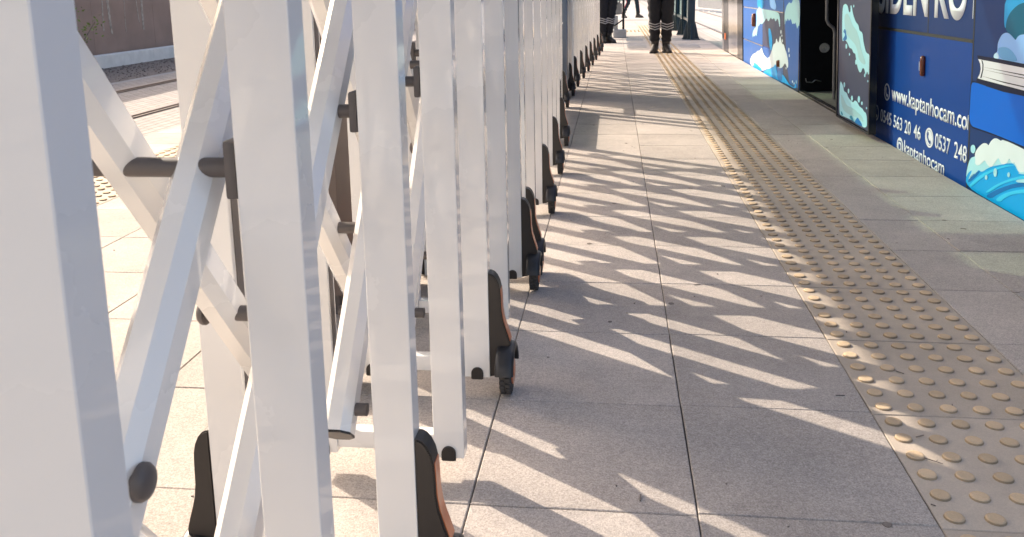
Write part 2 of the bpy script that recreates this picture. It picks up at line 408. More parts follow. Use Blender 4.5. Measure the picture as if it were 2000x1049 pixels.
def leafy(name, label, cat, loc, r, n, h0):
    t = thing(name, label, cat, loc)
    b = MB(); random.seed(3)
    tips = []
    for i in range(7):
        a = random.uniform(0, 2*PI); p = Vector((0, 0, 0)); d = Vector((math.cos(a)*.4, math.sin(a)*.4, 1)).normalized()
        for k in range(4):
            q = p+d*(h0/4); b.tube(p, q, .012-.002*k, 6, .010-.002*k, cap=False); p = q; d = (d+Vector((random.uniform(-.3, .3), random.uniform(-.3, .3), 0))).normalized(); tips.append(p.copy())
    b.build('stem', 'soil', t)
    b = MB()
    for i in range(n):
        c = random.choice(tips)+Vector([random.gauss(0, r*.35) for _ in range(3)])
        s = random.uniform(.02, .04); q = Quaternion((random.random(), random.random(), random.random(), random.random())).normalized().to_matrix()
        vs = [b.bm.verts.new(c+q@Vector(p)*s) for p in ((-1, 0, 0), (-.2, .5, .1), (1, 0, 0), (-.2, -.5, .1))]
        b.bm.faces.new(vs)
    b.build('foliage', 'leaf', t)
leafy('shrub', 'small yellow-green shrub in front of the brown hoarding', 'shrub', (-8.15, 12.15, -0.29), .22, 420, 0.95)

# ------------------------------------------------------------ accordion gate
XO = -0.274; XI = -0.331; RO = -0.574; RI = -0.517; DY = 0.036; ZB = 0.042; ZT = 1.25; ZM = 0.745
XC = (XO+RO)/2
def gate_meshes():
    G = {}
    def post(x0, x1):
        b = MB(); b.box(x0, x1, 0, DY, ZB, ZT, bev=0.0009, seg=1); return b.mesh('post', 'white')
    G['postf'] = post(XI, XO); G['postr'] = post(RO, RI)
    def foot(cx):
        b = MB(); r = 0.0135; p = [(cx-r, ZB-0.003), (cx+r, ZB-0.003)]+[(cx+r*math.cos(a*PI/10), ZB+0.011+r*math.sin(a*PI/10)) for a in range(11)]
        b.prism(p, 'y', -0.004, 0.001); b.prism([(x*.8+cx*.2, z) for x, z in p], 'y', -0.0055, -0.004); return b.mesh('rubber_foot', 'dark', 40)
    G['footf'] = foot((XI+XO)/2); G['footr'] = foot((RO+RI)/2)
    def slot(x0, x1):
        b = MB(); b.box(x0, x1, 0.009, 0.027, 0.20, 1.22)
        for z in (0.24, 0.655, 0.86, 1.18): b.tube((x0 if x1 > x0+.002 and x0 > RI-.01 and x0 < -.4 else x0, .018, z), (x1+.0012 if x1 < -.4 else x0-.0012, .018, z), .0026, 8)
        return b.mesh('slot_track', 'grey', 30)
    G['slotf'] = slot(XI-0.0012, XI+0.0004); G['slotr'] = slot(RI-0.0004, RI+0.0016)
    def bar(z0, z1):
        b = MB(); b.box(RI+0.0003, XI-0.0003, 0.004, 0.032, z0, z1, bev=0.0015, seg=2); return b.mesh('crossbar', 'white', 35)
    G['bar'] = bar(0.052, 0.086); G['bart'] = bar(1.212, 1.246)
    def slider(x0, x1):
        b = MB(); b.box(x0, x1, 0.003, 0.033, -0.027, 0.027, bev=0.004, seg=2); return b.mesh('slider', 'grey', 35)
    G['slf'] = slider(XI-0.013, XI-0.0014); G['slr'] = slider(RI+0.0018, RI+0.0134)
    b = MB(); b.tube((RI+0.013, 0.018, 0), (XI-0.0125, 0.018, 0), 0.0092, 20); G['pin'] = b.mesh('pivot_pin', 'grey', 40)
    b = MB(); b.tube((-0.476, 0, 0), (-0.358, 0, 0), 0.0092, 20)
    b.lathe([(0, 0.0), (0, .0150), (0.004, .0150), (0.0075, .0125), (0.0095, .0075), (0.0100, 0.0)], (-0.3597, 0, 0), 'x', 22)
    b.lathe([(0, 0.0), (0, .0150), (-0.004, .0150), (-0.0075, .0125), (-0.0095, .0075), (-0.0100, 0.0)], (-0.4738, 0, 0), 'x', 22)
    G['pinm'] = b.mesh('pivot_pin', 'grey', 40)
    # wheel bracket (front side, origin at post outer bottom front: x=0 post face, y 0..DY)
    pr = [(0.0006, 0.044), (0.0006, 0.286), (0.006, 0.2855), (0.012, 0.282), (0.018, 0.275), (0.0235, 0.263), (0.0265, 0.249), (0.0275, 0.232), (0.0285, 0.200), (0.0315, 0.178), (0.0365, 0.160), (0.042, 0.143), (0.046, 0.128), (0.047, 0.112), (0.047, 0.085), (0.040, 0.060), (0.018, 0.047)]
    b = MB(); b.prism(pr, 'y', 0.001, DY-0.001)
    bmesh.ops.bevel(b.bm, geom=[e for e in b.bm.edges if abs(e.verts[0].co.y-e.verts[1].co.y) < 1e-5], offset=0.002, segments=2, affect='EDGES')
    G['bracket'] = b.mesh('wheel_bracket', 'dark', 35)
    # orange reflective strip following the outer edge
    b = MB(); ed = pr[6:13]
    prev = None
    for x, z in ed:
        cur = [b.bm.verts.new((x+.0012, .006, z)), b.bm.verts.new((x+.0012, DY-.004, z)), b.bm.verts.new((x-.001, DY-.004, z)), b.bm.verts.new((x-.001, .006, z))]
        if prev:
            for k in range(4): b.bm.faces.new((prev[k], prev[(k+1) % 4], cur[(k+1) % 4], cur[k]))
        else: b.bm.faces.new(cur)
        prev = cur
    b.bm.faces.new(prev[::-1]); bmesh.ops.recalc_face_normals(b.bm, faces=b.bm.faces)
    G['strip'] = b.mesh('reflector_strip', 'orange', 35)
    cz = 0.052; cy = DY/2
    # fender: shell round the top of the wheel, open below
    b = MB(); n = 18; outer = []; inner = []
    prof = [(0.0155, .0570), (0.0165, .063), (0.020, .0670), (0.028, .0685), (0.046, .0685), (0.053, .0670), (0.0565, .0630), (0.0575, .0570)]
    for k in range(n+1):
        t = R(5)+R(163)*k/n
        outer.append([b.bm.verts.new((x, cy+r*math.cos(t), cz+r*math.sin(t))) for x, r in prof])
        inner.append([b.bm.verts.new((min(max(x, .018), .055), cy+.0545*math.cos(t), cz+.0545*math.sin(t))) for x, r in prof])
    for k in range(n):
        for i in range(len(prof)-1):
            b.bm.faces.new((outer[k][i], outer[k][i+1], outer[k+1][i+1], outer[k+1][i])); b.bm.faces.new((inner[k][i+1], inner[k][i], inner[k+1][i], inner[k+1][i+1]))
        b.bm.faces.new((outer[k][0], outer[k+1][0], inner[k+1][0], inner[k][0])); b.bm.faces.new((outer[k][-1], inner[k][-1], inner[k+1][-1], outer[k+1][-1]))
    for k in (0, n):
        for i in range(len(prof)-1): b.bm.faces.new((outer[k][i], outer[k][i+1], inner[k][i+1], inner[k][i]))
    # inner cheek closing the post side
    ck = [(cy+.0545*math.cos(R(5)+R(163)*k/n), cz+.0545*math.sin(R(5)+R(163)*k/n)) for k in range(n+1)]
    b.prism(ck, 'x', 0.016, 0.019)
    bmesh.ops.recalc_face_normals(b.bm, faces=b.bm.faces)
    G['fender'] = b.mesh('fender', 'black', 40)
    # wheel: tread of two staggered rows of lugs
    b = MB(); b.lathe([(0.0225, 0.0), (0.0225, .030), (0.0235, .042), (0.0265, .0462), (0.0365, .0470), (0.0465, .0462), (0.0495, .042), (0.0505, .034), (0.0495, .030), (0.0485, 0.0)], (0, cy, cz), 'x', 36)
    for k in range(22):
        for row, (xa, xb) in enumerate(((0.0245, 0.0355), (0.0375, 0.0485))):
            t = 2*PI*(k+.5*row)/22
            b.box(xa, xb, cy-.0043, cy+.0043, cz+.0455, cz+.0518, bev=.0008, rot=Matrix.Rotation(t, 3, 'X'), piv=(0, cy, cz))
    G['wheel'] = b.mesh('wheel', 'rubber', 40)
    b = MB(); b.lathe([(0.0, 0.0), (0.0, .029), (0.003, .029), (0.004, .024), (0.002, .012), (0.0045, .010), (0.0045, 0.0)], (0.0492, cy, cz), 'x', 28); G['hub'] = b.mesh('hub_cap', 'orange', 35)
    return G
G = gate_meshes()
AP = [(-.0205, .012), (-.0205, -.012), (-.0095, -.025), (.0095, -.025), (.0205, -.012), (.0205, .012), (.0095, .025), (-.0095, .025)]
_arm = {}
def arm_mesh(L):
    k = round(L, 3)
    if k not in _arm:
        b = MB(); b.sweep(AP, (0, -0.034, 0), (0, L+0.034, 0), (0, 0, 1))
        e = MB(); q = [(a*1.02, c*1.02) for a, c in AP]
        e.sweep(q, (0, -0.0375, 0), (0, -0.0342, 0), (0, 0, 1))
        _arm[k] = (b.mesh('brace', 'white'), e.mesh('brace_cap', 'dark', 30))
    return _arm[k]
def arm(t, x, ya, za, yb, zb):
    L = math.hypot(yb-ya, zb-za); me, ce = arm_mesh(L)
    o = inst('brace', me, t, (x, ya, za)); o.rotation_euler.x = math.atan2(zb-za, yb-ya)
    inst('brace_cap', ce, o); inst('brace_cap', ce, o, (0, L+0.0717, 0))
def frame(t, y, wheel, dx=0):
    for k, nm in (('f', 'post'), ('r', 'post')):
        p = inst('post', G['post'+k], t, (dx, y, 0))
        inst('rubber_foot', G['foot'+k], p); inst('slot_track', G['slot'+k], p)
        s = inst('slider', G['sl'+k], p, (0, 0, ZM))
    inst('crossbar', G['bar'], t, (dx, y, 0)); inst('crossbar', G['bart'], t, (dx, y, 0))
    if wheel:
        for side in (1, -1):
            if side == -1 and False: continue
            br = inst('wheel_bracket', G['bracket'], t, (dx+(XO if side == 1 else RO), y, 0), 0, side)
            inst('reflector_strip', G['strip'], br); inst('fender', G['fender'], br); inst('wheel', G['wheel'], br); inst('hub_cap', G['hub'], br)
def scissors(t, ys):
    UX = -0.3805; DX = -0.453; n = len(ys)
    yc = [y+DY/2 for y in ys]
    dz = 0.425
    for i in range(n):
        for z in (ZM-dz, ZM, ZM+dz): inst('pivot_pin', G['pin'], t, (0, ys[i], z))
    for i in range(n-1):
        for z in (ZM-dz/2, ZM+dz/2): inst('pivot_pin', G['pinm'], t, (0, (yc[i]+yc[i+1])/2, z))
    for i in range(n-2):
        arm(t, UX, yc[i], ZM-dz, yc[i+2], ZM+dz); arm(t, DX, yc[i], ZM+dz, yc[i+2], ZM-dz)
    arm(t, UX, yc[0], ZM, yc[1], ZM+dz); arm(t, UX, yc[n-2], ZM-dz, yc[n-1], ZM)
    arm(t, DX, yc[0], ZM, yc[1], ZM-dz); arm(t, DX, yc[n-2], ZM+dz, yc[n-1], ZM)
GG = 'accordion gate sections standing in line along the platform'
t1 = thing('accordion_gate', 'nearest white folding lattice gate section with large diagonal braces, filling the left foreground', 'folding gate', (0, 0, 0), 0, GG)
ys = [0.384, 0.712, 1.080, 1.453, 1.797, 2.148, 2.485]
for i, y in enumerate(ys): frame(t1, y, i in (2, 4, 6))
scissors(t1, ys)
t2 = thing('accordion_gate', 'second white folding lattice gate section, ending just before the brightly sunlit gap in the shadows', 'folding gate', (0, 2.629, 0), R(0.9), GG)
ys = [0.0, 0.385, 0.775, 1.155, 1.545, 1.93, 2.325]
for i, y in enumerate(ys): frame(t2, y, i in (0, 2, 4, 6))
scissors(t2, ys)
# short end section, low beam and steel motor cabinet
t3 = thing('gate_drive_unit', 'blue-grey steel drive cabinet between the folding gate sections, with a low white beam in front', 'gate motor', (-0.120, 6.47, 0), 0)
frame(t3, 0.0, False); frame(t3, 0.14, True)
MB().box(XI, XO, -1.46, -0.003, 0.062, 0.235, bev=.004).build('low_beam', 'white', t3)
MB().box(XC-0.02, XC+0.02, 0.180, 0.62, 0.5, 0.54).build('coupling_bar', 'white', t3)
b = MB(); b.box(RO-0.01, XO+0.012, 0.63, 1.38, 0.06, 1.28, bev=.012, seg=2); b.build('cabinet', 'cabblue', t3, 35)
for y in (0.68, 1.04):
    MB().box(XO+0.0125, XO+0.0155, y, y+0.30, 0.16, 1.18, bev=.001).build('side_panel', 'steel', t3)
MB().box(RO+0.03, XO-0.03, 0.622, 0.6295, 0.30, 1.15, bev=.002).build('front_panel', 'steel', t3)
MB().box(RO+0.05, XO-0.02, 0.615, 0.6215, 0.62, 0.635).build('handle', 'white', t3)
for side in (1, -1):
    br = inst('wheel_bracket', G['bracket'], t3, (XO+0.012 if side == 1 else RO-0.01, 0.87, 0), 0, side)
    inst('reflector_strip', G['strip'], br); inst('fender', G['fender'], br); inst('wheel', G['wheel'], br); inst('hub_cap', G['hub'], br)
t4 = thing('accordion_gate', 'farthest white folding lattice gate section, running on to the two workers in navy', 'folding gate', (-0.099, 8.06, 0), R(-2.04), GG)
ys = [0.0+0.3815*i for i in range(13)]
for i, y in enumerate(ys): frame(t4, y, i % 2 == 0)
scissors(t4, ys)

# brown kiosk standing behind the gate; its shadow falls across the near paving
t = thing('service_kiosk', 'plain brown metal kiosk standing behind the near gate, glimpsed between its posts', 'kiosk', (-0.90, 2.395, 0))
MB().box(-0.145, 0.145, -0.155, 0.155, 0.06, 1.40, bev=.006, seg=2).build('body', 'brown', t, 35)
MB().box(-0.12, 0.12, -0.160, -0.1555, 0.12, 1.30, bev=.002).build('door', 'brown', t)
MB().box(-0.155, 0.155, -0.165, 0.165, 1.402, 1.43, bev=.003).build('lid', 'brown', t)
MB().box(-0.13, 0.13, -0.14, 0.14, 0.0, 0.058).build('plinth', 'grey', t)

# ------------------------------------------------------------ canopy over the platform (above the view, shades the right side)
t = thing('platform_canopy', 'long platform canopy with steel edge beam and tinted glass roof above the camera', 'canopy', (0, 0, 0))
b = MB(); b.box(-2.98, -2.62, -4, 11.44, 2.83, 2.97, bev=.01); b.build('edge_beam', 'galv', t)
b = MB()
for y in (-4, -1.6, 0.8, 3.2, 5.6, 8.0, 9.5, 11.29): b.box(-2.615, -0.62, y, y+0.15, 2.85, 2.95)
b.box(-0.615, -0.50, -4, 11.44, 2.85, 2.95); b.build('cross_beam', 'galv', t)
b = MB()
for y0, y1 in ((3.36, 5.59), (5.76, 7.99), (9.66, 11.28), (-1.44, 0.79), (0.96, 3.19)): b.box(-2.615, -0.62, y0, y1, 2.88, 2.892)
b.build('roof_glass', 'roofglass', t)
b = MB()
for y0, y1 in ((8.16, 9.49), (4.93, 5.30), (-3.8, -1.62), (-1.45, 0.79), (0.97, 3.19), (3.36, 4.55)): b.box(-2.615, -0.62, y0, y1, 2.898, 2.91)  # solid panels laid out to cast the dark bands on the paving
b.box(-0.48, 0.9, 4.6, 11.44, 2.88, 2.93)  # unseen extra panel, added to block skylight and deepen the far shade
b.build('shade_panel', 'galv', t)
b = MB()
for y in (-2.5, 11.2): b.box(-2.88, -2.72, y-0.08, y+0.08, 0, 2.83)
b.build('column', 'galv', t)
t = thing('platform_canopy', 'farther platform canopy beyond the gate, dropping the blue shade behind the worker', 'canopy', (0, 0, 0))
MB().box(-3.40, -1.2, 15.45, 19.3, 2.85, 2.97).build('roof', 'galv', t)
MB().box(-2.94, -2.78, 17.6, 17.76, 0, 2.85).build('column', 'galv', t)

# ------------------------------------------------------------ bus
BX = 1.578
bus = thing('bus', 'blue coach with wave, cloud and book artwork and an open middle door, beside the platform', 'bus', (BX, 0, 0))
bus.rotation_euler.y = R(-2.0)
def bbox(name, x0, x1, y0, y1, z0, z1, m, bev=0, par=None): return MB().box(x0, x1, y0, y1, z0, z1, bev=bev).build(name, m, par or bus)
DN, DF = 6.02, 7.62
b = MB(); ZS = -0.10
b.box(0, 2.5, 1.2, DN, ZS, 2.95); b.box(0, 2.5, DF, 12.95, ZS, 2.95); b.box(0, 2.5, DN, DF, 2.12, 2.95); b.box(1.9, 2.5, DN, DF, ZS, 2.12)
b.build('body', 'busblue', bus)
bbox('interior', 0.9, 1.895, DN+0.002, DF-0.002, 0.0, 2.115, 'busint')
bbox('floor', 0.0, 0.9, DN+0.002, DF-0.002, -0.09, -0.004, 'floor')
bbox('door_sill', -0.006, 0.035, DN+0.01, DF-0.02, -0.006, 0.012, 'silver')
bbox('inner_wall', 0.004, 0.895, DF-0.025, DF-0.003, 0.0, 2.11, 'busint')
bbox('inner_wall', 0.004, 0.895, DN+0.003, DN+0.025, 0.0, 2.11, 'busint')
# disc and handle on the wall that faces the camera
q = MB(); q.lathe([(0, 0.0), (-.006, .010), (-.006, .017), (-.003, .020), (-.007, .030), (-.007, .038), (0, .042)], (0.200, DF-0.026, 0.366), 'y', 28); q.build('round_grille', 'galv', bus, 40)
q = MB()
for a, c in (((0.045, .115), (0.052, .085)), ((0.052, .085), (0.10, .078)), ((0.10, .078), (0.125, .10)), ((0.125, .10), (0.175, .084))): q.tube((a[0], DF-.04, a[1]), (c[0], DF-.04, c[1]), .004, 8)
q.build('latch', 'steel', bus)
# grey trim frame of the doorway
q = MB(); pts = [(-0.085, 0.95), (-0.085, .66), (-0.072, .63), (-0.038, .600), (-0.030, .57), (-0.030, .10)]
for a, c in zip(pts, pts[1:]): q.tube((a[0], 6.3, a[1]), (c[0], 6.3, c[1]), .011, 10)
for p in pts[1:-1]: bmesh.ops.create_uvsphere(q.bm, u_segments=10, v_segments=6, radius=.011, matrix=Matrix.Translation((p[0], 6.3, p[1])))
q.build('door_arm', 'grey2', bus, 50)
# black jamb around the opening
bbox('door_jamb', -0.004, 0.03, DF+0.002, DF+0.045, -0.05, 2.2, 'busblack'); bbox('door_jamb', -0.004, 0.03, DN-0.045, DN-0.002, -0.05, 2.2, 'busblack')
# open door leaf standing off the side
LX = -0.110; L0, L1 = 5.150, 5.865
leaf = bbox('door_leaf', LX, LX+0.035, L0, L1, 0.055, 2.15, 'busdark', 0.006)
q = MB()
q.box(LX-0.005, LX+0.037, L1+.001, L1+0.022, 0.045, 2.16); q.box(LX-0.005, LX+0.037, L0-0.02, L0-.001, 0.045, 2.16); q.box(LX-0.004, LX+0.036, L0, L1, 0.042, 0.054)
q.build('leaf_frame', 'busblack', leaf)
q = MB(); q.box(LX+.04, -.003, L1-.1, L1-.06, .5, .53); q.box(LX+.04, -.003, L0+.1, L0+.14, 1.6, 1.63); q.build('leaf_hinge', 'busblack', leaf)

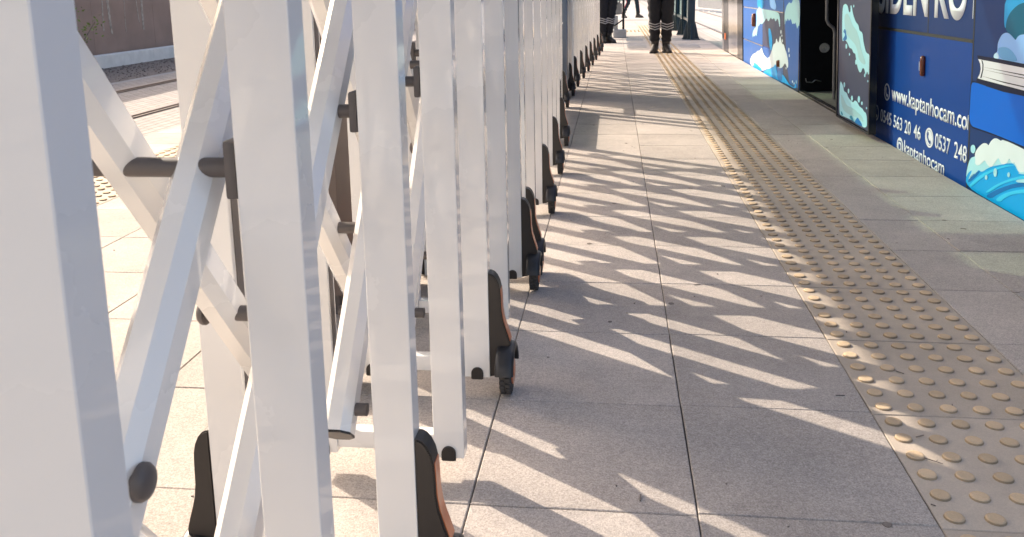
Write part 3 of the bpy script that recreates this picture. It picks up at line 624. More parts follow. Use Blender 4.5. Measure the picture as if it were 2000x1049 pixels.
def soften(p, n=2):
    for _ in range(n):
        o = []
        for i in range(len(p)):
            a, c = p[i], p[(i+1) % len(p)]
            o += [(a[0]*.75+c[0]*.25, a[1]*.75+c[1]*.25), (a[0]*.25+c[0]*.75, a[1]*.25+c[1]*.75)]
        p = o
    return p
def shape(q, poly, x, th=0.0006):
    q.prism([(p[0], p[1]) for p in poly], 'x', x-th, x)
DATA = json.loads('''[["sky_graphic","sky",1,[[3.698,0.851],[3.699,0.741],[3.686,0.714],[3.668,0.721],[3.513,0.768],[3.439,0.853]]],["sky_graphic","teal",2,[[3.435,0.826],[3.544,0.818],[3.589,0.807],[3.642,0.781],[3.671,0.751],[3.681,0.714],[3.656,0.701],[3.621,0.69],[3.577,0.668],[3.527,0.683],[3.418,0.689]]],["cloud_graphic","cloud",3,[[3.739,0.619],[3.742,0.645],[3.734,0.662],[3.721,0.676],[3.707,0.688],[3.689,0.695],[3.66,0.7],[3.631,0.694],[3.601,0.681],[3.582,0.673],[3.57,0.687],[3.549,0.696],[3.505,0.701],[3.42,0.701],[3.406,0.589],[3.516,0.589],[3.637,0.59],[3.776,0.59],[3.768,0.603],[3.753,0.613]]],["cloud_graphic","cloud2",4,[[3.728,0.611],[3.735,0.632],[3.702,0.64],[3.653,0.642],[3.605,0.63],[3.57,0.61],[3.554,0.592],[3.638,0.591],[3.706,0.592]]],["cloud_graphic","cloud3",4,[[3.773,0.59],[3.768,0.606],[3.748,0.614],[3.733,0.615],[3.717,0.589]]],["book_graphic","ink",5,[[3.932,0.589],[3.776,0.59],[3.516,0.589],[3.389,0.59],[3.374,0.467],[3.501,0.467],[3.661,0.463],[3.825,0.467],[3.93,0.476],[3.926,0.491],[3.893,0.512],[3.889,0.535],[3.898,0.557],[3.925,0.576]]],["book_graphic","page",6,[[3.919,0.574],[3.88,0.574],[3.674,0.574],[3.514,0.574],[3.387,0.575],[3.376,0.487],[3.503,0.489],[3.684,0.49],[3.871,0.491],[3.915,0.492],[3.895,0.512],[3.887,0.535],[3.896,0.557]]],["book_graphic","ink",7,[[3.864,0.545],[3.511,0.549],[3.384,0.55],[3.384,0.546],[3.51,0.545]]],["book_graphic","ink",7,[[3.859,0.534],[3.509,0.537],[3.383,0.538],[3.382,0.535],[3.509,0.534]]],["book_graphic","ink",7,[[3.867,0.506],[3.666,0.504],[3.506,0.505],[3.379,0.504],[3.378,0.5],[3.505,0.501],[3.665,0.5]]],["book_graphic","ink",7,[[3.883,0.573],[3.874,0.572],[3.861,0.556],[3.86,0.533],[3.874,0.499],[3.882,0.495],[3.885,0.498],[3.869,0.532],[3.87,0.555]]],["book_graphic","cover",4,[[3.964,0.472],[3.825,0.467],[3.661,0.463],[3.501,0.467],[3.374,0.467],[3.314,0.275],[3.477,0.276],[3.711,0.28],[3.923,0.277],[3.948,0.276],[3.975,0.286],[3.991,0.315],[3.987,0.356],[3.986,0.427],[3.982,0.458]]],["book_graphic","ink",3,[[3.982,0.475],[3.826,0.473],[3.374,0.469],[3.313,0.27],[3.477,0.27],[3.711,0.274],[3.948,0.269],[3.987,0.278],[4.001,0.313],[3.996,0.354],[3.995,0.426],[3.994,0.462]]],["wave_graphic","water",2,[[4.0,-0.004],[3.996,0.059],[3.959,0.088],[3.907,0.131],[3.668,0.193],[3.467,0.19],[3.303,0.189],[3.279,-0.004],[3.442,-0.008],[3.678,-0.007]]],["wave_graphic","foam2",3,[[3.996,0.054],[3.98,0.105],[3.952,0.138],[3.921,0.146],[3.828,0.187],[3.668,0.193],[3.574,0.206],[3.465,0.177],[3.497,0.165],[3.536,0.195],[3.592,0.184],[3.649,0.167],[3.762,0.134],[3.835,0.094],[3.866,0.102],[3.894,0.078],[3.965,0.035],[3.972,0.035],[3.927,0.09],[3.976,0.064],[3.994,0.038]]],["wave_graphic","foam",4,[[3.908,0.12],[3.901,0.132],[3.912,0.156],[3.905,0.173],[3.877,0.198],[3.837,0.221],[3.814,0.227],[3.791,0.228],[3.778,0.221],[3.763,0.239],[3.747,0.251],[3.731,0.26],[3.713,0.265],[3.693,0.266],[3.66,0.262],[3.657,0.267],[3.645,0.27],[3.581,0.271],[3.476,0.266],[3.312,0.258],[3.303,0.189],[3.465,0.172],[3.496,0.17],[3.515,0.19],[3.537,0.2],[3.551,0.192],[3.568,0.2],[3.584,0.207],[3.592,0.188],[3.622,0.173],[3.649,0.17],[3.667,0.183],[3.679,0.191],[3.719,0.153],[3.74,0.138],[3.763,0.137],[3.793,0.146],[3.806,0.156],[3.845,0.128],[3.88,0.115]]],["wave_graphic","lite",4,[[3.963,0.005],[3.909,0.044],[3.828,0.09],[3.706,0.141],[3.591,0.179],[3.51,0.191],[3.6,0.169],[3.705,0.131],[3.804,0.085],[3.884,0.039],[3.937,0.006]]],["wave_graphic","lite",4,[[3.69,0.008],[3.639,0.042],[3.558,0.076],[3.457,0.109],[3.297,0.146],[3.296,0.131],[3.455,0.095],[3.546,0.066],[3.606,0.037],[3.636,0.014]]],["wave_graphic","lite",4,[[3.796,0.015],[3.687,0.076],[3.564,0.127],[3.463,0.161],[3.305,0.202],[3.303,0.189],[3.462,0.149],[3.533,0.127],[3.644,0.085],[3.75,0.026]]],["wave_graphic","deep",3,[[3.972,0.032],[3.925,0.069],[3.836,0.106],[3.898,0.059],[3.97,0.017]]],["wave_graphic","deep",3,[[3.794,0.0],[3.685,0.054],[3.561,0.104],[3.46,0.136],[3.301,0.176],[3.299,0.155],[3.458,0.121],[3.579,0.081],[3.682,0.032],[3.724,0.007]]],["wave_graphic","foam2",5,[[3.905,0.185],[3.907,0.176],[3.913,0.168],[3.923,0.162],[3.935,0.16],[3.946,0.162],[3.954,0.167],[3.957,0.175],[3.956,0.184],[3.949,0.192],[3.939,0.197],[3.927,0.199],[3.917,0.197],[3.909,0.192]]],["wave_graphic","foam2",5,[[3.682,0.127],[3.683,0.119],[3.687,0.111],[3.693,0.107],[3.7,0.105],[3.707,0.107],[3.712,0.112],[3.715,0.12],[3.714,0.128],[3.71,0.136],[3.704,0.141],[3.697,0.142],[3.69,0.14],[3.685,0.135]]],["wave_graphic","foam2",5,[[3.77,0.087],[3.771,0.082],[3.774,0.078],[3.778,0.075],[3.784,0.074],[3.789,0.075],[3.793,0.077],[3.795,0.082],[3.794,0.087],[3.791,0.091],[3.786,0.094],[3.781,0.095],[3.775,0.094],[3.772,0.091]]],["wave_graphic","foam2",5,[[3.565,0.143],[3.565,0.138],[3.568,0.134],[3.572,0.131],[3.577,0.13],[3.582,0.131],[3.586,0.133],[3.587,0.138],[3.587,0.142],[3.584,0.147],[3.58,0.15],[3.575,0.151],[3.57,0.15],[3.566,0.147]]],["wave_graphic","foam2",5,[[3.513,0.132],[3.462,0.148],[3.303,0.189],[3.3,0.168],[3.46,0.134],[3.503,0.126]]],["wave_graphic","foam2",5,[[3.502,0.164],[3.465,0.175],[3.305,0.206],[3.304,0.196],[3.464,0.166]]],["leaf","foam2",1,[[5.767,0.768],[5.726,0.779],[5.688,0.782],[5.641,0.766],[5.623,0.734],[5.586,0.73],[5.579,0.756],[5.589,0.773],[5.559,0.777],[5.532,0.729],[5.485,0.695],[5.454,0.676],[5.396,0.663],[5.379,0.629],[5.309,0.624],[5.292,0.579],[5.267,0.55],[5.247,0.529],[5.218,0.508],[5.165,0.508],[5.15,0.483],[5.162,0.376],[5.197,0.411],[5.216,0.383],[5.235,0.388],[5.251,0.414],[5.292,0.419],[5.318,0.388],[5.36,0.384],[5.405,0.416],[5.437,0.461],[5.454,0.491],[5.498,0.488],[5.53,0.514],[5.591,0.514],[5.624,0.536],[5.672,0.554],[5.72,0.555],[5.767,0.54],[5.777,0.677]]],["leaf","foamt",2,[[5.73,0.703],[5.653,0.73],[5.59,0.699],[5.526,0.654],[5.451,0.637],[5.406,0.612],[5.36,0.568],[5.329,0.523],[5.27,0.481],[5.227,0.454],[5.253,0.437],[5.322,0.446],[5.38,0.465],[5.397,0.503],[5.459,0.546],[5.549,0.565],[5.627,0.585],[5.692,0.614]]],["leaf","deep",3,[[5.739,0.604],[5.709,0.628],[5.677,0.619],[5.668,0.591],[5.649,0.579],[5.656,0.559],[5.735,0.55],[5.743,0.562],[5.69,0.585],[5.707,0.601]]],["leaf","foam2",1,[[5.809,0.291],[5.749,0.276],[5.714,0.254],[5.706,0.23],[5.632,0.23],[5.599,0.205],[5.536,0.192],[5.475,0.187],[5.447,0.206],[5.388,0.203],[5.344,0.181],[5.273,0.178],[5.244,0.163],[5.203,0.165],[5.174,0.13],[5.177,0.072],[5.335,0.07],[5.512,0.076],[5.734,0.068],[5.811,0.069]]],["leaf","foamt",2,[[5.784,0.212],[5.709,0.187],[5.643,0.153],[5.548,0.149],[5.458,0.153],[5.369,0.141],[5.269,0.132],[5.239,0.097],[5.338,0.106],[5.454,0.105],[5.607,0.099],[5.737,0.115]]],["leaf","deep",3,[[5.437,0.071],[5.409,0.091],[5.367,0.114],[5.337,0.102],[5.294,0.093],[5.256,0.072],[5.335,0.07]]],["leaf","deep2",3,[[5.769,0.098],[5.729,0.091],[5.702,0.076],[5.751,0.072]]],["leaf","deep2",3,[[5.559,0.09],[5.499,0.107],[5.468,0.087],[5.452,0.073],[5.512,0.076]]],["leaf","foam2",1,[[5.641,0.521],[5.643,0.514],[5.649,0.508],[5.657,0.505],[5.667,0.504],[5.676,0.506],[5.682,0.511],[5.685,0.518],[5.683,0.525],[5.678,0.531],[5.669,0.534],[5.659,0.535],[5.65,0.533],[5.644,0.528]]],["leaf","foam2",1,[[5.573,0.476],[5.574,0.472],[5.577,0.469],[5.582,0.467],[5.587,0.466],[5.592,0.467],[5.596,0.47],[5.597,0.474],[5.596,0.478],[5.593,0.481],[5.588,0.483],[5.583,0.484],[5.578,0.483],[5.574,0.48]]],["leaf","foam2",1,[[5.418,0.44],[5.42,0.433],[5.424,0.427],[5.431,0.423],[5.438,0.423],[5.446,0.425],[5.451,0.43],[5.453,0.437],[5.452,0.444],[5.448,0.45],[5.441,0.454],[5.433,0.454],[5.426,0.452],[5.421,0.447]]],["leaf","foam2",1,[[5.574,0.247],[5.576,0.24],[5.58,0.234],[5.587,0.23],[5.596,0.229],[5.603,0.231],[5.609,0.236],[5.611,0.242],[5.61,0.249],[5.605,0.255],[5.598,0.259],[5.59,0.26],[5.582,0.258],[5.577,0.253]]],["leaf","foam2",1,[[5.486,0.213],[5.488,0.205],[5.494,0.199],[5.504,0.194],[5.514,0.193],[5.524,0.195],[5.531,0.2],[5.534,0.207],[5.533,0.215],[5.526,0.221],[5.517,0.226],[5.506,0.227],[5.496,0.225],[5.489,0.22]]],["leaf","foam2",1,[[5.33,0.226],[5.332,0.217],[5.338,0.209],[5.348,0.204],[5.36,0.202],[5.37,0.205],[5.378,0.211],[5.381,0.22],[5.379,0.229],[5.373,0.237],[5.363,0.242],[5.351,0.243],[5.341,0.241],[5.333,0.235]]],["leaf","foam2",1,[[5.273,0.21],[5.274,0.205],[5.278,0.2],[5.285,0.197],[5.292,0.197],[5.299,0.198],[5.304,0.201],[5.306,0.205],[5.305,0.21],[5.3,0.215],[5.294,0.218],[5.286,0.219],[5.28,0.217],[5.275,0.214]]],["leaf","foam2",1,[[5.182,0.193],[5.182,0.19],[5.185,0.187],[5.189,0.185],[5.194,0.184],[5.198,0.185],[5.202,0.187],[5.203,0.19],[5.202,0.194],[5.199,0.197],[5.195,0.199],[5.19,0.199],[5.186,0.199],[5.183,0.196]]],["leaf","foam2",1,[[5.499,0.771],[5.5,0.768],[5.503,0.765],[5.508,0.763],[5.513,0.763],[5.518,0.764],[5.522,0.767],[5.523,0.771],[5.522,0.775],[5.519,0.778],[5.514,0.78],[5.509,0.78],[5.504,0.778],[5.501,0.775]]],["leaf","foam2",1,[[5.168,0.352],[5.169,0.349],[5.172,0.346],[5.176,0.344],[5.18,0.344],[5.185,0.345],[5.188,0.347],[5.189,0.349],[5.188,0.352],[5.186,0.355],[5.181,0.357],[5.177,0.357],[5.172,0.356],[5.169,0.354]]],["leaf","foam2",1,[[5.229,0.379],[5.23,0.374],[5.233,0.37],[5.239,0.368],[5.245,0.367],[5.25,0.369],[5.254,0.372],[5.256,0.376],[5.255,0.381],[5.252,0.385],[5.246,0.388],[5.24,0.388],[5.235,0.387],[5.231,0.384]]],["leaf","foam2",1,[[5.677,0.275],[5.678,0.268],[5.683,0.261],[5.691,0.257],[5.699,0.256],[5.707,0.259],[5.713,0.264],[5.716,0.271],[5.714,0.278],[5.709,0.285],[5.702,0.289],[5.693,0.29],[5.685,0.287],[5.679,0.282]]],["far","foamt",2,[[9.887,0.635],[9.749,0.656],[9.682,0.687],[9.627,0.659],[9.125,0.655],[8.616,0.65],[8.496,0.621],[8.47,0.514],[8.517,0.512],[8.566,0.58],[8.638,0.586],[8.711,0.548],[8.786,0.59],[8.913,0.563],[8.965,0.593],[9.123,0.532],[9.206,0.576],[9.345,0.534],[9.519,0.493],[9.608,0.504],[9.699,0.471],[9.761,0.473],[9.824,0.395],[9.855,0.345],[9.938,0.369],[9.984,0.341],[10.083,0.346],[10.13,0.319],[10.163,0.357],[10.049,0.425],[9.887,0.453],[9.855,0.545]]],["far","foamt",2,[[8.244,0.524],[8.269,0.632],[8.184,0.71],[8.1,0.736],[8.037,0.753],[7.954,0.734],[7.856,0.788],[7.588,0.791],[7.596,0.552],[7.653,0.565],[7.689,0.528],[7.717,0.546],[7.769,0.588],[7.796,0.567],[7.847,0.573],[7.907,0.558],[7.949,0.597],[7.991,0.608],[8.052,0.581],[8.117,0.612],[8.158,0.569],[8.203,0.605]]],["far","blue2",1,[[8.296,0.783],[7.588,0.791],[7.642,0.227],[7.656,0.022],[8.011,0.028],[8.145,0.184],[8.235,0.516]]],["far","foam",3,[[10.324,-0.005],[10.316,0.06],[10.185,0.113],[10.083,0.142],[9.887,0.165],[9.792,0.199],[9.637,0.203],[9.517,0.258],[9.458,0.208],[9.342,0.177],[9.118,0.156],[8.933,0.245],[8.856,0.306],[8.796,0.337],[8.706,0.343],[8.658,0.404],[8.599,0.363],[8.537,0.362],[8.468,0.444],[8.42,0.386],[8.35,0.356],[8.283,0.365],[8.215,0.314],[8.149,0.293],[8.104,0.254],[8.06,0.199],[8.101,0.149],[8.189,0.188],[8.233,0.193],[8.322,0.151],[8.459,0.121],[8.603,0.126],[8.701,0.135],[8.801,0.109],[9.116,0.057],[9.227,0.047],[9.468,0.005],[9.76,-0.009]]],["far","water",4,[[10.151,-0.022],[10.07,0.022],[9.984,0.058],[9.887,0.043],[9.791,0.051],[9.698,0.034],[9.515,0.03],[9.509,-0.002],[9.76,-0.009]]],["far","water",4,[[9.456,-0.007],[9.116,0.06],[8.903,0.086],[8.776,0.115],[8.701,0.149],[8.651,0.104],[8.601,0.054],[8.411,0.048],[8.329,0.081],[8.229,0.065],[8.097,0.036],[7.969,0.016],[7.785,0.016],[7.759,0.051],[7.708,0.057],[7.718,0.007],[8.139,0.01],[8.6,0.001],[9.226,-0.006]]],["far","water",2,[[9.122,0.467],[9.042,0.48],[8.962,0.447],[8.883,0.368],[8.907,0.275],[8.959,0.257],[9.039,0.275],[9.078,0.357]]],["far","deep",5,[[8.626,0.07],[8.459,0.104],[8.342,0.08],[8.354,0.009],[8.575,0.003]]],["far","cloud",3,[[9.021,0.775],[9.046,0.738],[8.993,0.684],[8.863,0.673],[8.713,0.663],[8.665,0.709],[8.74,0.743],[8.765,0.778]]],["far","sky",1,[[9.824,0.766],[9.405,0.771],[9.415,0.661],[9.824,0.661]]],["far","foam",4,[[8.399,0.47],[8.402,0.461],[8.408,0.454],[8.417,0.45],[8.427,0.45],[8.436,0.453],[8.443,0.459],[8.446,0.467],[8.443,0.476],[8.437,0.483],[8.428,0.487],[8.418,0.487],[8.409,0.484],[8.402,0.478]]],["far","foam",4,[[8.329,0.392],[8.331,0.385],[8.337,0.379],[8.346,0.376],[8.356,0.375],[8.365,0.377],[8.372,0.382],[8.374,0.389],[8.372,0.396],[8.366,0.402],[8.357,0.405],[8.347,0.406],[8.338,0.403],[8.331,0.398]]],["far","foam",4,[[8.103,0.229],[8.105,0.222],[8.111,0.215],[8.12,0.211],[8.129,0.211],[8.138,0.213],[8.144,0.219],[8.146,0.226],[8.145,0.233],[8.139,0.24],[8.13,0.243],[8.121,0.244],[8.112,0.242],[8.106,0.236]]],["far","foam",4,[[8.018,0.327],[8.02,0.318],[8.027,0.31],[8.037,0.305],[8.048,0.304],[8.058,0.308],[8.065,0.315],[8.068,0.324],[8.066,0.333],[8.059,0.341],[8.049,0.346],[8.038,0.347],[8.028,0.344],[8.021,0.337]]],["far","foam",4,[[7.999,0.279],[8.001,0.272],[8.007,0.267],[8.015,0.263],[8.024,0.263],[8.033,0.265],[8.039,0.27],[8.041,0.276],[8.039,0.283],[8.034,0.288],[8.025,0.292],[8.016,0.292],[8.008,0.29],[8.002,0.285]]],["far","foam",4,[[8.148,0.154],[8.15,0.148],[8.155,0.144],[8.162,0.141],[8.169,0.14],[8.176,0.142],[8.181,0.145],[8.183,0.15],[8.182,0.156],[8.177,0.16],[8.17,0.163],[8.162,0.164],[8.155,0.162],[8.15,0.159]]],["far","foam",4,[[7.847,0.062],[7.849,0.057],[7.855,0.052],[7.863,0.048],[7.872,0.047],[7.88,0.049],[7.886,0.053],[7.888,0.058],[7.886,0.063],[7.88,0.068],[7.872,0.071],[7.863,0.072],[7.855,0.071],[7.849,0.067]]],["far","foam",4,[[7.783,0.053],[7.784,0.047],[7.788,0.043],[7.795,0.04],[7.802,0.039],[7.808,0.041],[7.813,0.044],[7.815,0.049],[7.813,0.054],[7.809,0.059],[7.803,0.062],[7.796,0.062],[7.789,0.061],[7.784,0.057]]],["far","foam",4,[[8.357,0.437],[8.359,0.433],[8.364,0.429],[8.371,0.427],[8.379,0.426],[8.387,0.428],[8.392,0.431],[8.394,0.435],[8.392,0.44],[8.387,0.444],[8.38,0.446],[8.372,0.447],[8.365,0.445],[8.359,0.442]]],["far","foamt",4,[[7.689,0.075],[7.691,0.068],[7.696,0.061],[7.704,0.057],[7.712,0.057],[7.72,0.059],[7.726,0.064],[7.728,0.071],[7.727,0.078],[7.721,0.084],[7.714,0.088],[7.705,0.089],[7.697,0.086],[7.692,0.081]]]]''')
groups = {}
for part, col, lay, poly in DATA: groups.setdefault((part, col), []).append((lay, poly))
NM = {'foam': 'foam', 'foam2': 'foam', 'foamt': 'foam', 'water': 'water', 'lite': 'water_streak', 'deep': 'water_streak', 'deep2': 'water_streak', 'cloud': 'cloud', 'cloud2': 'cloud', 'cloud3': 'cloud', 'ink': 'book_outline', 'page': 'book_pages', 'cover': 'book_cover', 'sky': 'sky_shape', 'teal': 'sky_shape', 'blue2': 'blue_shape'}
for (part, col), L in groups.items():
    q = MB(); base = LX-0.0005 if part == 'leaf' else -0.0030
    for lay, poly in L: shape(q, soften(poly) if col not in ('ink', 'page', 'blue2') else poly, base-0.0009*lay)
    bmesh.ops.triangulate(q.bm, faces=q.bm.faces)
    par = leaf if part == 'leaf' else bus
    q.build(NM[col]+'_graphic', col, par)
# side panels, each its own tone
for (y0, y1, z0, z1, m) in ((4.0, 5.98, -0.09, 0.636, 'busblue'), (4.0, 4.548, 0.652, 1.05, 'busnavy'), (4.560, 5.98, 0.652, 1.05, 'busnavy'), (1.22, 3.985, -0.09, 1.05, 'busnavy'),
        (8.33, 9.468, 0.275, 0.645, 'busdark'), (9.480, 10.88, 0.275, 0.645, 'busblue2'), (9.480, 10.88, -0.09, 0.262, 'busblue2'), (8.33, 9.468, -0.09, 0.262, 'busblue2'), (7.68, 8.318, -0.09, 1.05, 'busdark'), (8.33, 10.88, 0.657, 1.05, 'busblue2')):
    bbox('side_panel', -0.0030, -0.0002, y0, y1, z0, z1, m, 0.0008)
q = MB(); q.box(-0.0034, 0.001, 4.001, 5.4, 0.6365, 0.6515); q.box(-0.0034, 0.001, 3.9865, 3.9985, -0.09, 1.05); q.box(-0.0034, 0.001, 4.5485, 4.5595, 0.6525, 1.05); q.box(-.0034, .001, 7.668, 7.679, -.09, 1.05); q.box(-.006, .001, 1.2, 12.9, -.112, -.092)
q.build('panel_seam', 'seam', bus)
q = MB(); q.box(-0.0038, 0.001, 8.33, 10.88, 0.6455, 0.6565); q.box(-0.0038, 0.001, 9.48, 10.88, 0.2625, 0.2745); q.build('panel_seam', 'silver', bus)
q = MB(); q.box(-0.0038, 0.001, 9.4685, 9.4795, -.09, .645); q.box(-0.0038, 0.001, 8.3185, 8.3295, -.09, 1.05); q.build('panel_seam', 'seam', bus)
bbox('pillar', -0.012, 0.0, 10.90, 11.345, -0.09, 2.9, 'busblack'); bbox('silver_panel', -0.010, 0.0, 11.355, 12.25, -0.05, 2.9, 'silver'); bbox('silver_panel_foot', -0.011, 0.0, 11.355, 12.25, -0.09, -0.052, 'busblack')
bbox('pillar', -0.012, 0.0, 12.26, 12.74, -0.09, 2.9, 'busblack'); bbox('corner_strip', -0.014, 0.0, 12.75, 12.93, -0.06, 2.9, 'silver'); bbox('tail_light', -0.020, -0.0125, 12.50, 12.62, 0.16, 0.25, 'orange', 0.002)
for y0, y1 in ((1.4, 3.3), (3.36, 4.9), (4.96, 5.9), (7.75, 9.3), (9.36, 10.85)): bbox('window', -0.006, 0.0, y0, y1, 1.07, 2.15, 'glass', 0.002)
# wheels reach below the platform edge, down to the road
for y in (2.2, 10.0):
    for x in (0.12, 2.12):
        q = MB(); q.lathe([(0, 0), (0.02, .12), (.0, .13), (.0, .23), (.02, .24), (.22, .24), (.24, .22), (.24, 0)], (x, y, -0.06), 'x', 32); q.build('wheel', 'rubber', bus, 40)
# orange side markers
def marker(y, z0, z1, r):
    q = MB(); n = 10
    prof = [(z0, 0.0), (z0+.004, r*.75), (z0+.012, r), (z1-.012, r), (z1-.004, r*.75), (z1, 0.0)]
    q.lathe([(z, rr) for z, rr in prof], (-0.012, y, 0), 'z', 18)
    o = q.build('side_marker', 'amber', bus, 50)
    MB().box(-.012, -.0035, y-r*.7, y+r*.7, z0+.006, z1-.006, bev=.002).build('marker_base', 'busblack', o)
    MB().box(-.015-r, -.0135-r*.93, y+r*.1, y+r*.45, z0+.03, z1-.03, bev=.001).build('marker_lens', 'letter', o)
marker(4.585, 0.432, 0.539, 0.013)
marker(9.97, 0.45, 0.60, 0.030); marker(8.51, 0.13, 0.20, 0.022)

# lettering, set on the side of the bus; text runs towards -Y
def text(body, yl, yr, zb, h, name='lettering', bold=0.02, par=None, m='letter', x=-0.0045, sp=1.0):
    cu = bpy.data.curves.new('t', 'FONT'); cu.body = body; cu.offset = bold; cu.extrude = 0; cu.space_character = sp
    o = bpy.data.objects.new('t', cu); C.objects.link(o)
    bpy.context.view_layer.update()
    me = bpy.data.meshes.new_from_object(o.evaluated_get(bpy.context.evaluated_depsgraph_get()))
    bpy.data.objects.remove(o)
    xs = [v.co.x for v in me.vertices]
    x0, x1 = min(xs), max(xs)
    # cap height of the default font is about 0.73
    sx = (yl-yr)/(x1-x0); sz = h/0.73
    bm = bmesh.new(); bm.from_mesh(me)
    for v in bm.verts: v.co = Vector((x, yl-(v.co.x-x0)*sx, zb+v.co.y*sz))
    bmesh.ops.remove_doubles(bm, verts=bm.verts, dist=1e-6)
    r = bmesh.ops.extrude_face_region(bm, geom=list(bm.faces))
    for v in [g for g in r['geom'] if isinstance(g, bmesh.types.BMVert)]: v.co.x -= 0.0005
    bmesh.ops.recalc_face_normals(bm, faces=bm.faces)
    bm.to_mesh(me); bm.free(); me.materials.clear(); me.materials.append(M[m])
    for p in me.polygons: p.material_index = 0
    o = bpy.data.objects.new(name, me); C.objects.link(o); o.parent = par or bus; return o
text('www.kaptanhocam.co', 5.092, 4.015, 0.250, 0.088, bold=.018)
for wd, ya, yb in (('0545', 5.288, 5.083), ('563', 5.042, 4.892), ('20', 4.852, 4.752), ('46', 4.706, 4.600)): text(wd, ya, yb, 0.101, 0.074, bold=.012)
for wd, ya, yb in (('0537', 4.394, 4.200), ('248', 4.150, 4.004)): text(wd, ya, yb, 0.101, 0.078, bold=.012)
text('kaptanhocam', 4.850, 4.262, -0.012, 0.076, bold=.012)
text('SIDEN', 5.400, 4.560, 0.742, 0.26, bold=.03)
text('KO', 4.468, 4.075, 0.742, 0.26, bold=.03)
for a in ((4.003, 4.0085, .742, 1.0), (4.0035, 4.0105, .252, .318)): MB().box(-.0050, -.0045, *a).build('lettering', 'letter', bus)
def badge(y, z, ry, rz, kind):
    q = MB(); n = 28
    def el(a, c, k=1): return [(y+a*math.cos(2*PI*i/n), z+c*math.sin(2*PI*i/n)) for i in range(n)]
    A = el(ry, rz); B = el(ry*.80, rz*.80)
    if kind == 'camera':
        shape(q, A, -.0045); shape2 = MB()
        s = .62
        shape2.prism([(y+ry*s*a, z+rz*s*c) for a, c in ((-1, -.7), (-.7, -1), (.7, -1), (1, -.7), (1, .7), (.7, 1), (-.7, 1), (-1, .7))], 'x', -.0058, -.0052)
        o = q.build('round_icon', 'letter', bus)
        shape2.build('icon_mark', 'busblue', o)
        r = MB(); r.prism([(y+ry*.48*a, z+rz*.48*c) for a, c in ((-1, -.7), (-.7, -1), (.7, -1), (1, -.7), (1, .7), (.7, 1), (-.7, 1), (-1, .7))], 'x', -.0066, -.0060); r.build('icon_mark', 'letter', o)
        r = MB(); r.prism([(y+ry*.30*math.cos(2*PI*i/n), z+rz*.30*math.sin(2*PI*i/n)) for i in range(n)], 'x', -.0074, -.0068); r.build('icon_mark', 'busblue', o)
        return
    for i in range(n):
        j = (i+1) % n; q.prism([A[i], A[j], B[j], B[i]], 'x', -.0051, -.0045)
    if kind == 'filled': shape(q, el(ry*.74, rz*.74), -.0045)
    o = q.build('round_icon', 'letter', bus)
    # handset: a bent band with two blocks
    r = MB(); hs = [(.42, .50), (.55, .30), (.50, -.05), (.15, -.45), (-.25, -.62), (-.45, -.50), (-.40, -.25), (-.20, -.22), (-.05, -.30), (.18, -.02), (.22, .15), (.10, .28), (.15, .50), (.30, .58)]
    r.prism([(y+ry*a, z+rz*c) for a, c in hs], 'x', -.0062, -.0056)
    r.build('icon_mark', 'letter' if kind == 'ring' else 'busblue', o)
badge(5.177, 0.284, 0.052, 0.050, 'ring'); badge(5.372, 0.138, 0.048, 0.048, 'ring'); badge(4.476, 0.136, 0.057, 0.050, 'filled'); badge(4.920, 0.012, 0.052, 0.050, 'camera')

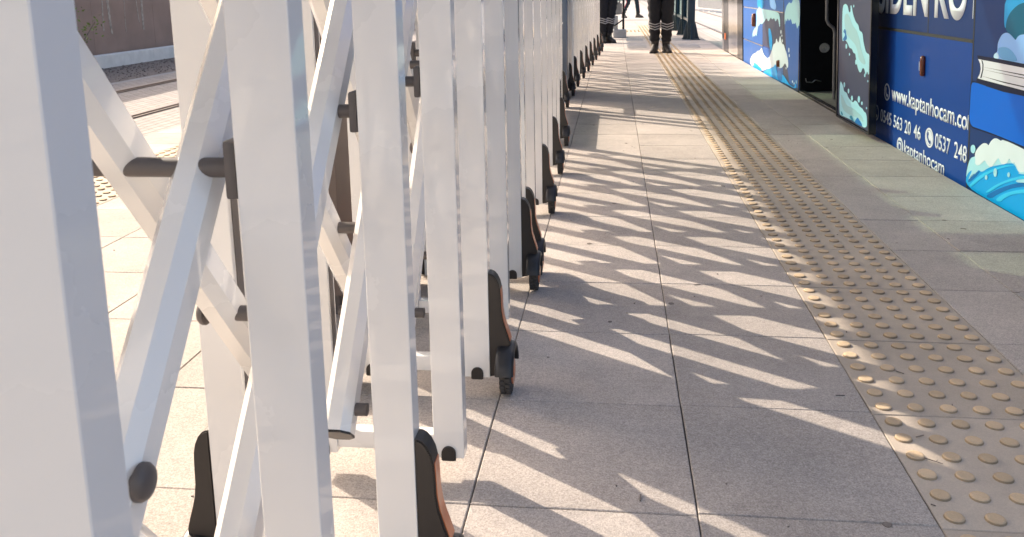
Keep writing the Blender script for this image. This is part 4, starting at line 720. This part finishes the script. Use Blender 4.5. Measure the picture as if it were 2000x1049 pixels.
# ------------------------------------------------------------ people
def human(name, label, loc, rz, legs, z_top=1.76, mats=('navy', 'navy'), chev=True, stripe=False, group=None, baggy=1.1, arms='down'):
    """legs: list of (foot xy, knee xyz) left, right in the figure's frame (facing -y)"""
    t = thing(name, label, 'person', loc, rz, group)
    V = []; E = []; Rd = []
    def v(p, r, link=None):
        V.append(p); Rd.append(r)
        if link is not None: E.append((link, len(V)-1))
        return len(V)-1
    pel = v((0, 0, .93), (.155, .115)); wa = v((0, 0, 1.08), (.145, .105), pel); ch = v((0, .01, 1.28), (.165, .12), wa); sh = v((0, .015, 1.43), (.12, .085), ch)
    nk = v((0, .005, 1.51), (.055, .055), sh); hd0 = v((0, -.005, 1.58), (.062, .070), nk); hd1 = v((0, -.01, 1.66), (.078, .092), hd0); hd2 = v((0, 0, 1.74), (.055, .065), hd1)
    for s, (fx, fy, kx, ky, kz) in zip((-1, 1), legs):
        hp = v((s*.085, 0, .86), (.098*baggy, .10*baggy), pel)
        th = v((s*.09+(kx-s*.09)*.5, ky*.5, .68), (.090*baggy, .095*baggy), hp)
        kn = v((kx, ky, kz), (.072*baggy, .075*baggy), th)
        cf = v((kx*.55+fx*.45, ky*.5+fy*.5+.01, .32), (.070*baggy, .072*baggy), kn)
        an = v((fx, fy+.01, .13), (.058*baggy, .062*baggy), cf)
    arms_pts = []
    for s in (-1, 1):
        s0 = v((s*.19, .01, 1.42), (.062, .062), sh); 
        if arms == 'down': pe = (s*.25, .03, 1.14); pw = (s*.25, -.04, .92); ph = (s*.245, -.06, .86)
        else: pe = (s*.27, .02, 1.16); pw = (s*.12, -.16, 1.10); ph = (s*.04, -.20, 1.10)
        el = v(pe, (.050, .050), s0); wr = v(pw, (.036, .036), el); arms_pts.append((s, Vector(pw), Vector(ph)))
    me = bpy.data.meshes.new('body'); me.from_pydata(V, E, []); o = bpy.data.objects.new('body', me); C.objects.link(o)
    md = o.modifiers.new('s', 'SKIN'); md.use_smooth_shade = True
    for i, r in enumerate(Rd): me.skin_vertices[0].data[i].radius = r
    me.skin_vertices[0].data[0].use_root = True
    ss = o.modifiers.new('ss', 'SUBSURF'); ss.levels = 2; ss.render_levels = 2
    bpy.context.view_layer.update()
    m2 = bpy.data.meshes.new_from_object(o.evaluated_get(bpy.context.evaluated_depsgraph_get()))
    bpy.data.objects.remove(o)
    m2.materials.clear()
    for k in (mats[0], mats[1], 'skin'): m2.materials.append(M[k])
    rnd = random.Random(5)
    for p in m2.polygons:
        z = p.center.z; p.use_smooth = True
        p.material_index = 2 if (z > 1.515 and abs(p.center.x) < .12) else (1 if z > .98 or abs(p.center.x) > .215 else 0)
    for vv in m2.vertices:   # folds of cloth on the legs
        z = vv.co.z
        if z < .9 and abs(vv.co.x) < .24:
            k = .007*math.sin(z*62+vv.co.x*31)+.005*math.sin(z*109+vv.co.y*43+2)
            vv.co.x += k*(1 if vv.co.x > 0 else -1); vv.co.y += k*.8
    body = bpy.data.objects.new('body', m2); C.objects.link(body); body.parent = t
    # boots
    for s, (fx, fy, kx, ky, kz) in zip((-1, 1), legs):
        q = MB(); a = R(12)*s
        rings = []
        for (yy, hw, zz) in ((.10, .030, .05), (.085, .042, .105), (.04, .046, .150), (-.01, .047, .135), (-.06, .046, .095), (-.11, .048, .070), (-.155, .042, .055), (-.180, .024, .040)):
            ring = []
            for k in range(10):
                th = 2*PI*k/10; ring.append(q.bm.verts.new((hw*math.cos(th), yy, zz*.5+zz*.5*math.sin(th)+.004)))
            rings.append(ring)
        for A, B in zip(rings, rings[1:]):
            for k in range(10): q.bm.faces.new((A[k], A[(k+1) % 10], B[(k+1) % 10], B[k]))
        q.bm.faces.new(rings[0]); q.bm.faces.new(rings[-1])
        q.box(-.046, .046, -.165, .095, 0.0, .020, bev=.008, seg=2)
        q.tube((0, .03, .09), (0, .03, .19), .052, 12, .060)
        bmesh.ops.recalc_face_normals(q.bm, faces=q.bm.faces)
        bmesh.ops.rotate(q.bm, verts=q.bm.verts, cent=(0, 0, 0), matrix=Matrix.Rotation(a, 3, 'Z'))
        q.build('boot', 'boot', t, 45, (fx, fy-.02, 0))
        if chev:
            q = MB()
            for c in range(3):
                z0 = kz-.045-c*.034
                for k in range(-6, 6):
                    def pt(kk, up):
                        th = kk*PI/2/6*.95; rr = .083*baggy; dz = -abs(math.sin(th))*-.03-.03
                        return (kx+rr*math.sin(th), ky-rr*1.02*math.cos(th)-.006, z0+dz+up)
                    q.bm.faces.new([q.bm.verts.new(pt(k, 0)), q.bm.verts.new(pt(k+1, 0)), q.bm.verts.new(pt(k+1, .015)), q.bm.verts.new(pt(k, .015))])
            q.build('reflective_chevrons', 'reflect', t)
        if stripe:
            q = MB(); q.tube((kx+s*.07, ky, kz), (fx+s*.055, fy, .15), .012, 8); q.tube((s*.17, 0, .85), (kx+s*.07, ky, kz), .012, 8); q.build('side_stripe', 'redstripe', t)
    # hands with fingers
    for s, pw, ph in arms_pts:
        q = MB(); d = (ph-pw).normalized(); side = Vector((0, 1, 0)) if arms == 'down' else Vector((0, 0, 1)); nrm = d.cross(side).normalized()
        def blob(p0, p1, r0, r1): q.tube(p0, p1, r0, 8, r1)
        blob(pw, pw+d*.05, .026, .034); blob(pw+d*.05, pw+d*.09, .034, .032)
        for f in range(4):
            o0 = pw+d*.085+side*(-.027+.018*f); l = (.062, .072, .068, .052)[f]; dd = (d+nrm*-s*.35).normalized(); d2 = (d+nrm*-s*.9).normalized()
            blob(o0, o0+dd*l*.55, .0085, .0078); blob(o0+dd*l*.55, o0+dd*l*.55+d2*l*.45, .0078, .006)
        o0 = pw+d*.035-side*.028; blob(o0, o0+(d-side*.8).normalized()*.035, .010, .009); blob(o0+(d-side*.8).normalized()*.035, o0+(d-side*.8).normalized()*.035+d*.028, .009, .007)
        q.build('hand', 'skin', t, 60)
    # head details
    q = MB(); bmesh.ops.create_uvsphere(q.bm, u_segments=20, v_segments=14, radius=1)
    for vv in q.bm.verts:
        c = vv.co; z = c.z; x = c.x*.079; y = c.y*.098; zz = 1.685+z*.092
        if c.y < -.15 and z < .45: y *= .82
        if z < -.1: x *= .85
        vv.co = Vector((x, y+.006, zz))
    q.build('hair', 'hair', t, 60)
    q = MB(); q.tube((0, -.088, 1.665), (0, -.112, 1.635), .007, 8, .013)
    for s in (-1, 1): bmesh.ops.create_uvsphere(q.bm, u_segments=8, v_segments=6, radius=.017, matrix=Matrix.Translation((s*.079, .0, 1.645)))
    q.build('nose_and_ears', 'skin', t, 60)
    q = MB()
    for s in (-1, 1): bmesh.ops.create_uvsphere(q.bm, u_segments=8, v_segments=6, radius=.011, matrix=Matrix.Translation((s*.030, -.083, 1.668)))
    q.box(-.022, .022, -.092, -.086, 1.604, 1.611, bev=.002)
    q.build('eyes_and_mouth', 'hair', t, 60)
    return t
human('person', 'person in navy work clothes, silver chevrons at both knees, standing mid-platform', (0.640, 12.35, 0), 0,
      ((-.078, 0, -.080, -.02, .46), (.085, -.01, .085, -.03, .46)), baggy=1.16, arms='clasped', group='workers in navy')
human('person', 'person in navy work clothes half hidden behind the far end of the gate', (-0.10, 14.70, 0), R(18),
      ((-.10, 0, -.09, -.02, .46), (.02, .02, .03, -.03, .46)), baggy=1.1, arms='down', group='workers in navy')
human('person', 'distant person walking, dark trousers with a thin red side stripe', (0.50, 27.0, -0.0), R(35),
      ((-.20, .10, -.12, -.04, .46), (.16, -.16, .13, -.12, .47)), mats=('shirt', 'whitecloth'), chev=False, stripe=True, baggy=.85)

# ------------------------------------------------------------ far platform furniture
t = thing('ticket_stand', 'grey steel stand with glass screen and solid foot, beside the half hidden worker', 'stand', (-0.02, 16.25, 0))
MB().box(0.0, 0.24, -0.16, 0.16, 0.0, 0.15, bev=.008).build('foot', 'galv', t)
MB().box(0.0, 0.085, -0.10, 0.10, 0.152, 0.40, bev=.005).build('pedestal', 'galv', t)
MB().box(0.165, 0.205, -0.04, 0.04, 0.152, 1.25, bev=.004).build('post', 'busblack', t)
MB().box(0.10, 0.125, -0.03, 0.03, 0.42, 1.20).build('post', 'steel', t)
q = MB(); q.prism([(-.0, .41), (.16, .43), (.16, .62), (.05, .66), (.02, .56)], 'y', -.05, .05); q.build('housing', 'steel', t)
MB().box(0.04, 0.16, -0.006, 0.006, 0.66, 1.15).build('screen', 'clear', t)
q = MB(); q.tube((0.02, -.12, .22), (0.18, -.12, .33), .012, 8); q.build('barrier_arm', 'busblack', t)
t = thing('shelter', 'dark green shelter posts with flared feet and glass panes, right side of the platform', 'shelter', (1.32, 15.4, 0))
for y, w_ in ((0, .062), (1.55, .05), (3.3, .045), (5.0, .045)):
    q = MB(); q.box(-w_, w_, y-w_, y+w_, 0.0, 2.7, bev=.006)
    q.build('post', 'green', t)
    q = MB()
    for r_ in range(4):
        m_ = Matrix.Rotation(r_*PI/2, 3, 'Z'); n0 = len(q.bm.verts)
        q.prism([(w_+.001, 0.012), (w_+.085, 0.012), (w_+.07, .05), (w_+.012, .30), (w_+.001, .30)], 'y', -.012, .012)
        q.bm.verts.ensure_lookup_table(); bmesh.ops.rotate(q.bm, verts=q.bm.verts[n0:], cent=(0, 0, 0), matrix=m_)
    q.box(-w_-.09, w_+.09, -w_-.09, w_+.09, 0.0, .010)
    bmesh.ops.translate(q.bm, verts=q.bm.verts, vec=(0, y, 0)); q.build('flared_foot', 'green', t)
MB().box(-.10, 1.0, -.3, 5.3, 2.71, 2.80).build('roof', 'green', t)
for y0, y1 in ((.09, 1.47), (1.63, 3.22), (3.38, 4.93)): MB().box(-.006, .006, y0, y1, .35, 2.19).build('pane', 'clear', t)
for y0, y1 in ((.065, 1.495), (1.605, 3.25), (3.35, 4.95)):
    for z0, z1 in ((.30, .345), (2.2, 2.25)): MB().box(-.02, .02, y0, y1, z0, z1).build('rail', 'green', t)
t = thing('handrail', 'thin white and dark handrail posts to the left of the green shelter', 'handrail', (1.18, 18.4, 0))
for k in range(4):
    q = MB(); q.tube((0, k*.55, 0), (0, k*.55, 1.02), .018, 10); q.build('rail_post', 'galv' if k % 2 else 'green', t)
q = MB(); q.tube((0, 0, 1.0), (0, 1.65, 1.0), .02, 10); q.tube((0, 0, .5), (0, 1.65, .5), .014, 8); q.build('rail_bar', 'galv', t)
t = thing('crowd_barrier', 'far pale steel crowd barrier of upright bars on the street beyond the bus', 'barrier', (4.72, 42.0, -0.29), R(6))
q = MB()
for k in range(34): q.tube((0, k*.16-1.2, .12), (0, k*.16-1.2, 1.08), .012, 6)
q.build('bars', 'galv', t)
q = MB(); q.tube((0, -1.3, 1.1), (0, 4.2, 1.1), .022, 8); q.tube((0, -1.3, .12), (0, 4.2, .12), .022, 8); q.build('frame', 'galv', t)
for k in range(5):
    MB().box(-.28, .28, k*1.3-1.25, k*1.3-1.17, 0, .05).build('foot', 'whitekerb', t)
# far building line and trees, closing the horizon for other viewpoints
t = thing('far_building', 'long pale low building closing the street far behind the platform', 'building', (0, 95, -0.3))
MB().box(-60, 60, 0, 12, 0, 9).build('wall', 'conc', t)
for f in range(3):
    for k in range(24):
        MB().box(-57+k*4.8, -55+k*4.8, -.05, -.001, 1.0+f*2.8, 2.6+f*2.8).build('window', 'glass', t)
MB().box(-60.4, 60.4, -.4, 12.4, 9.001, 9.4).build('roof', 'whitekerb', t)
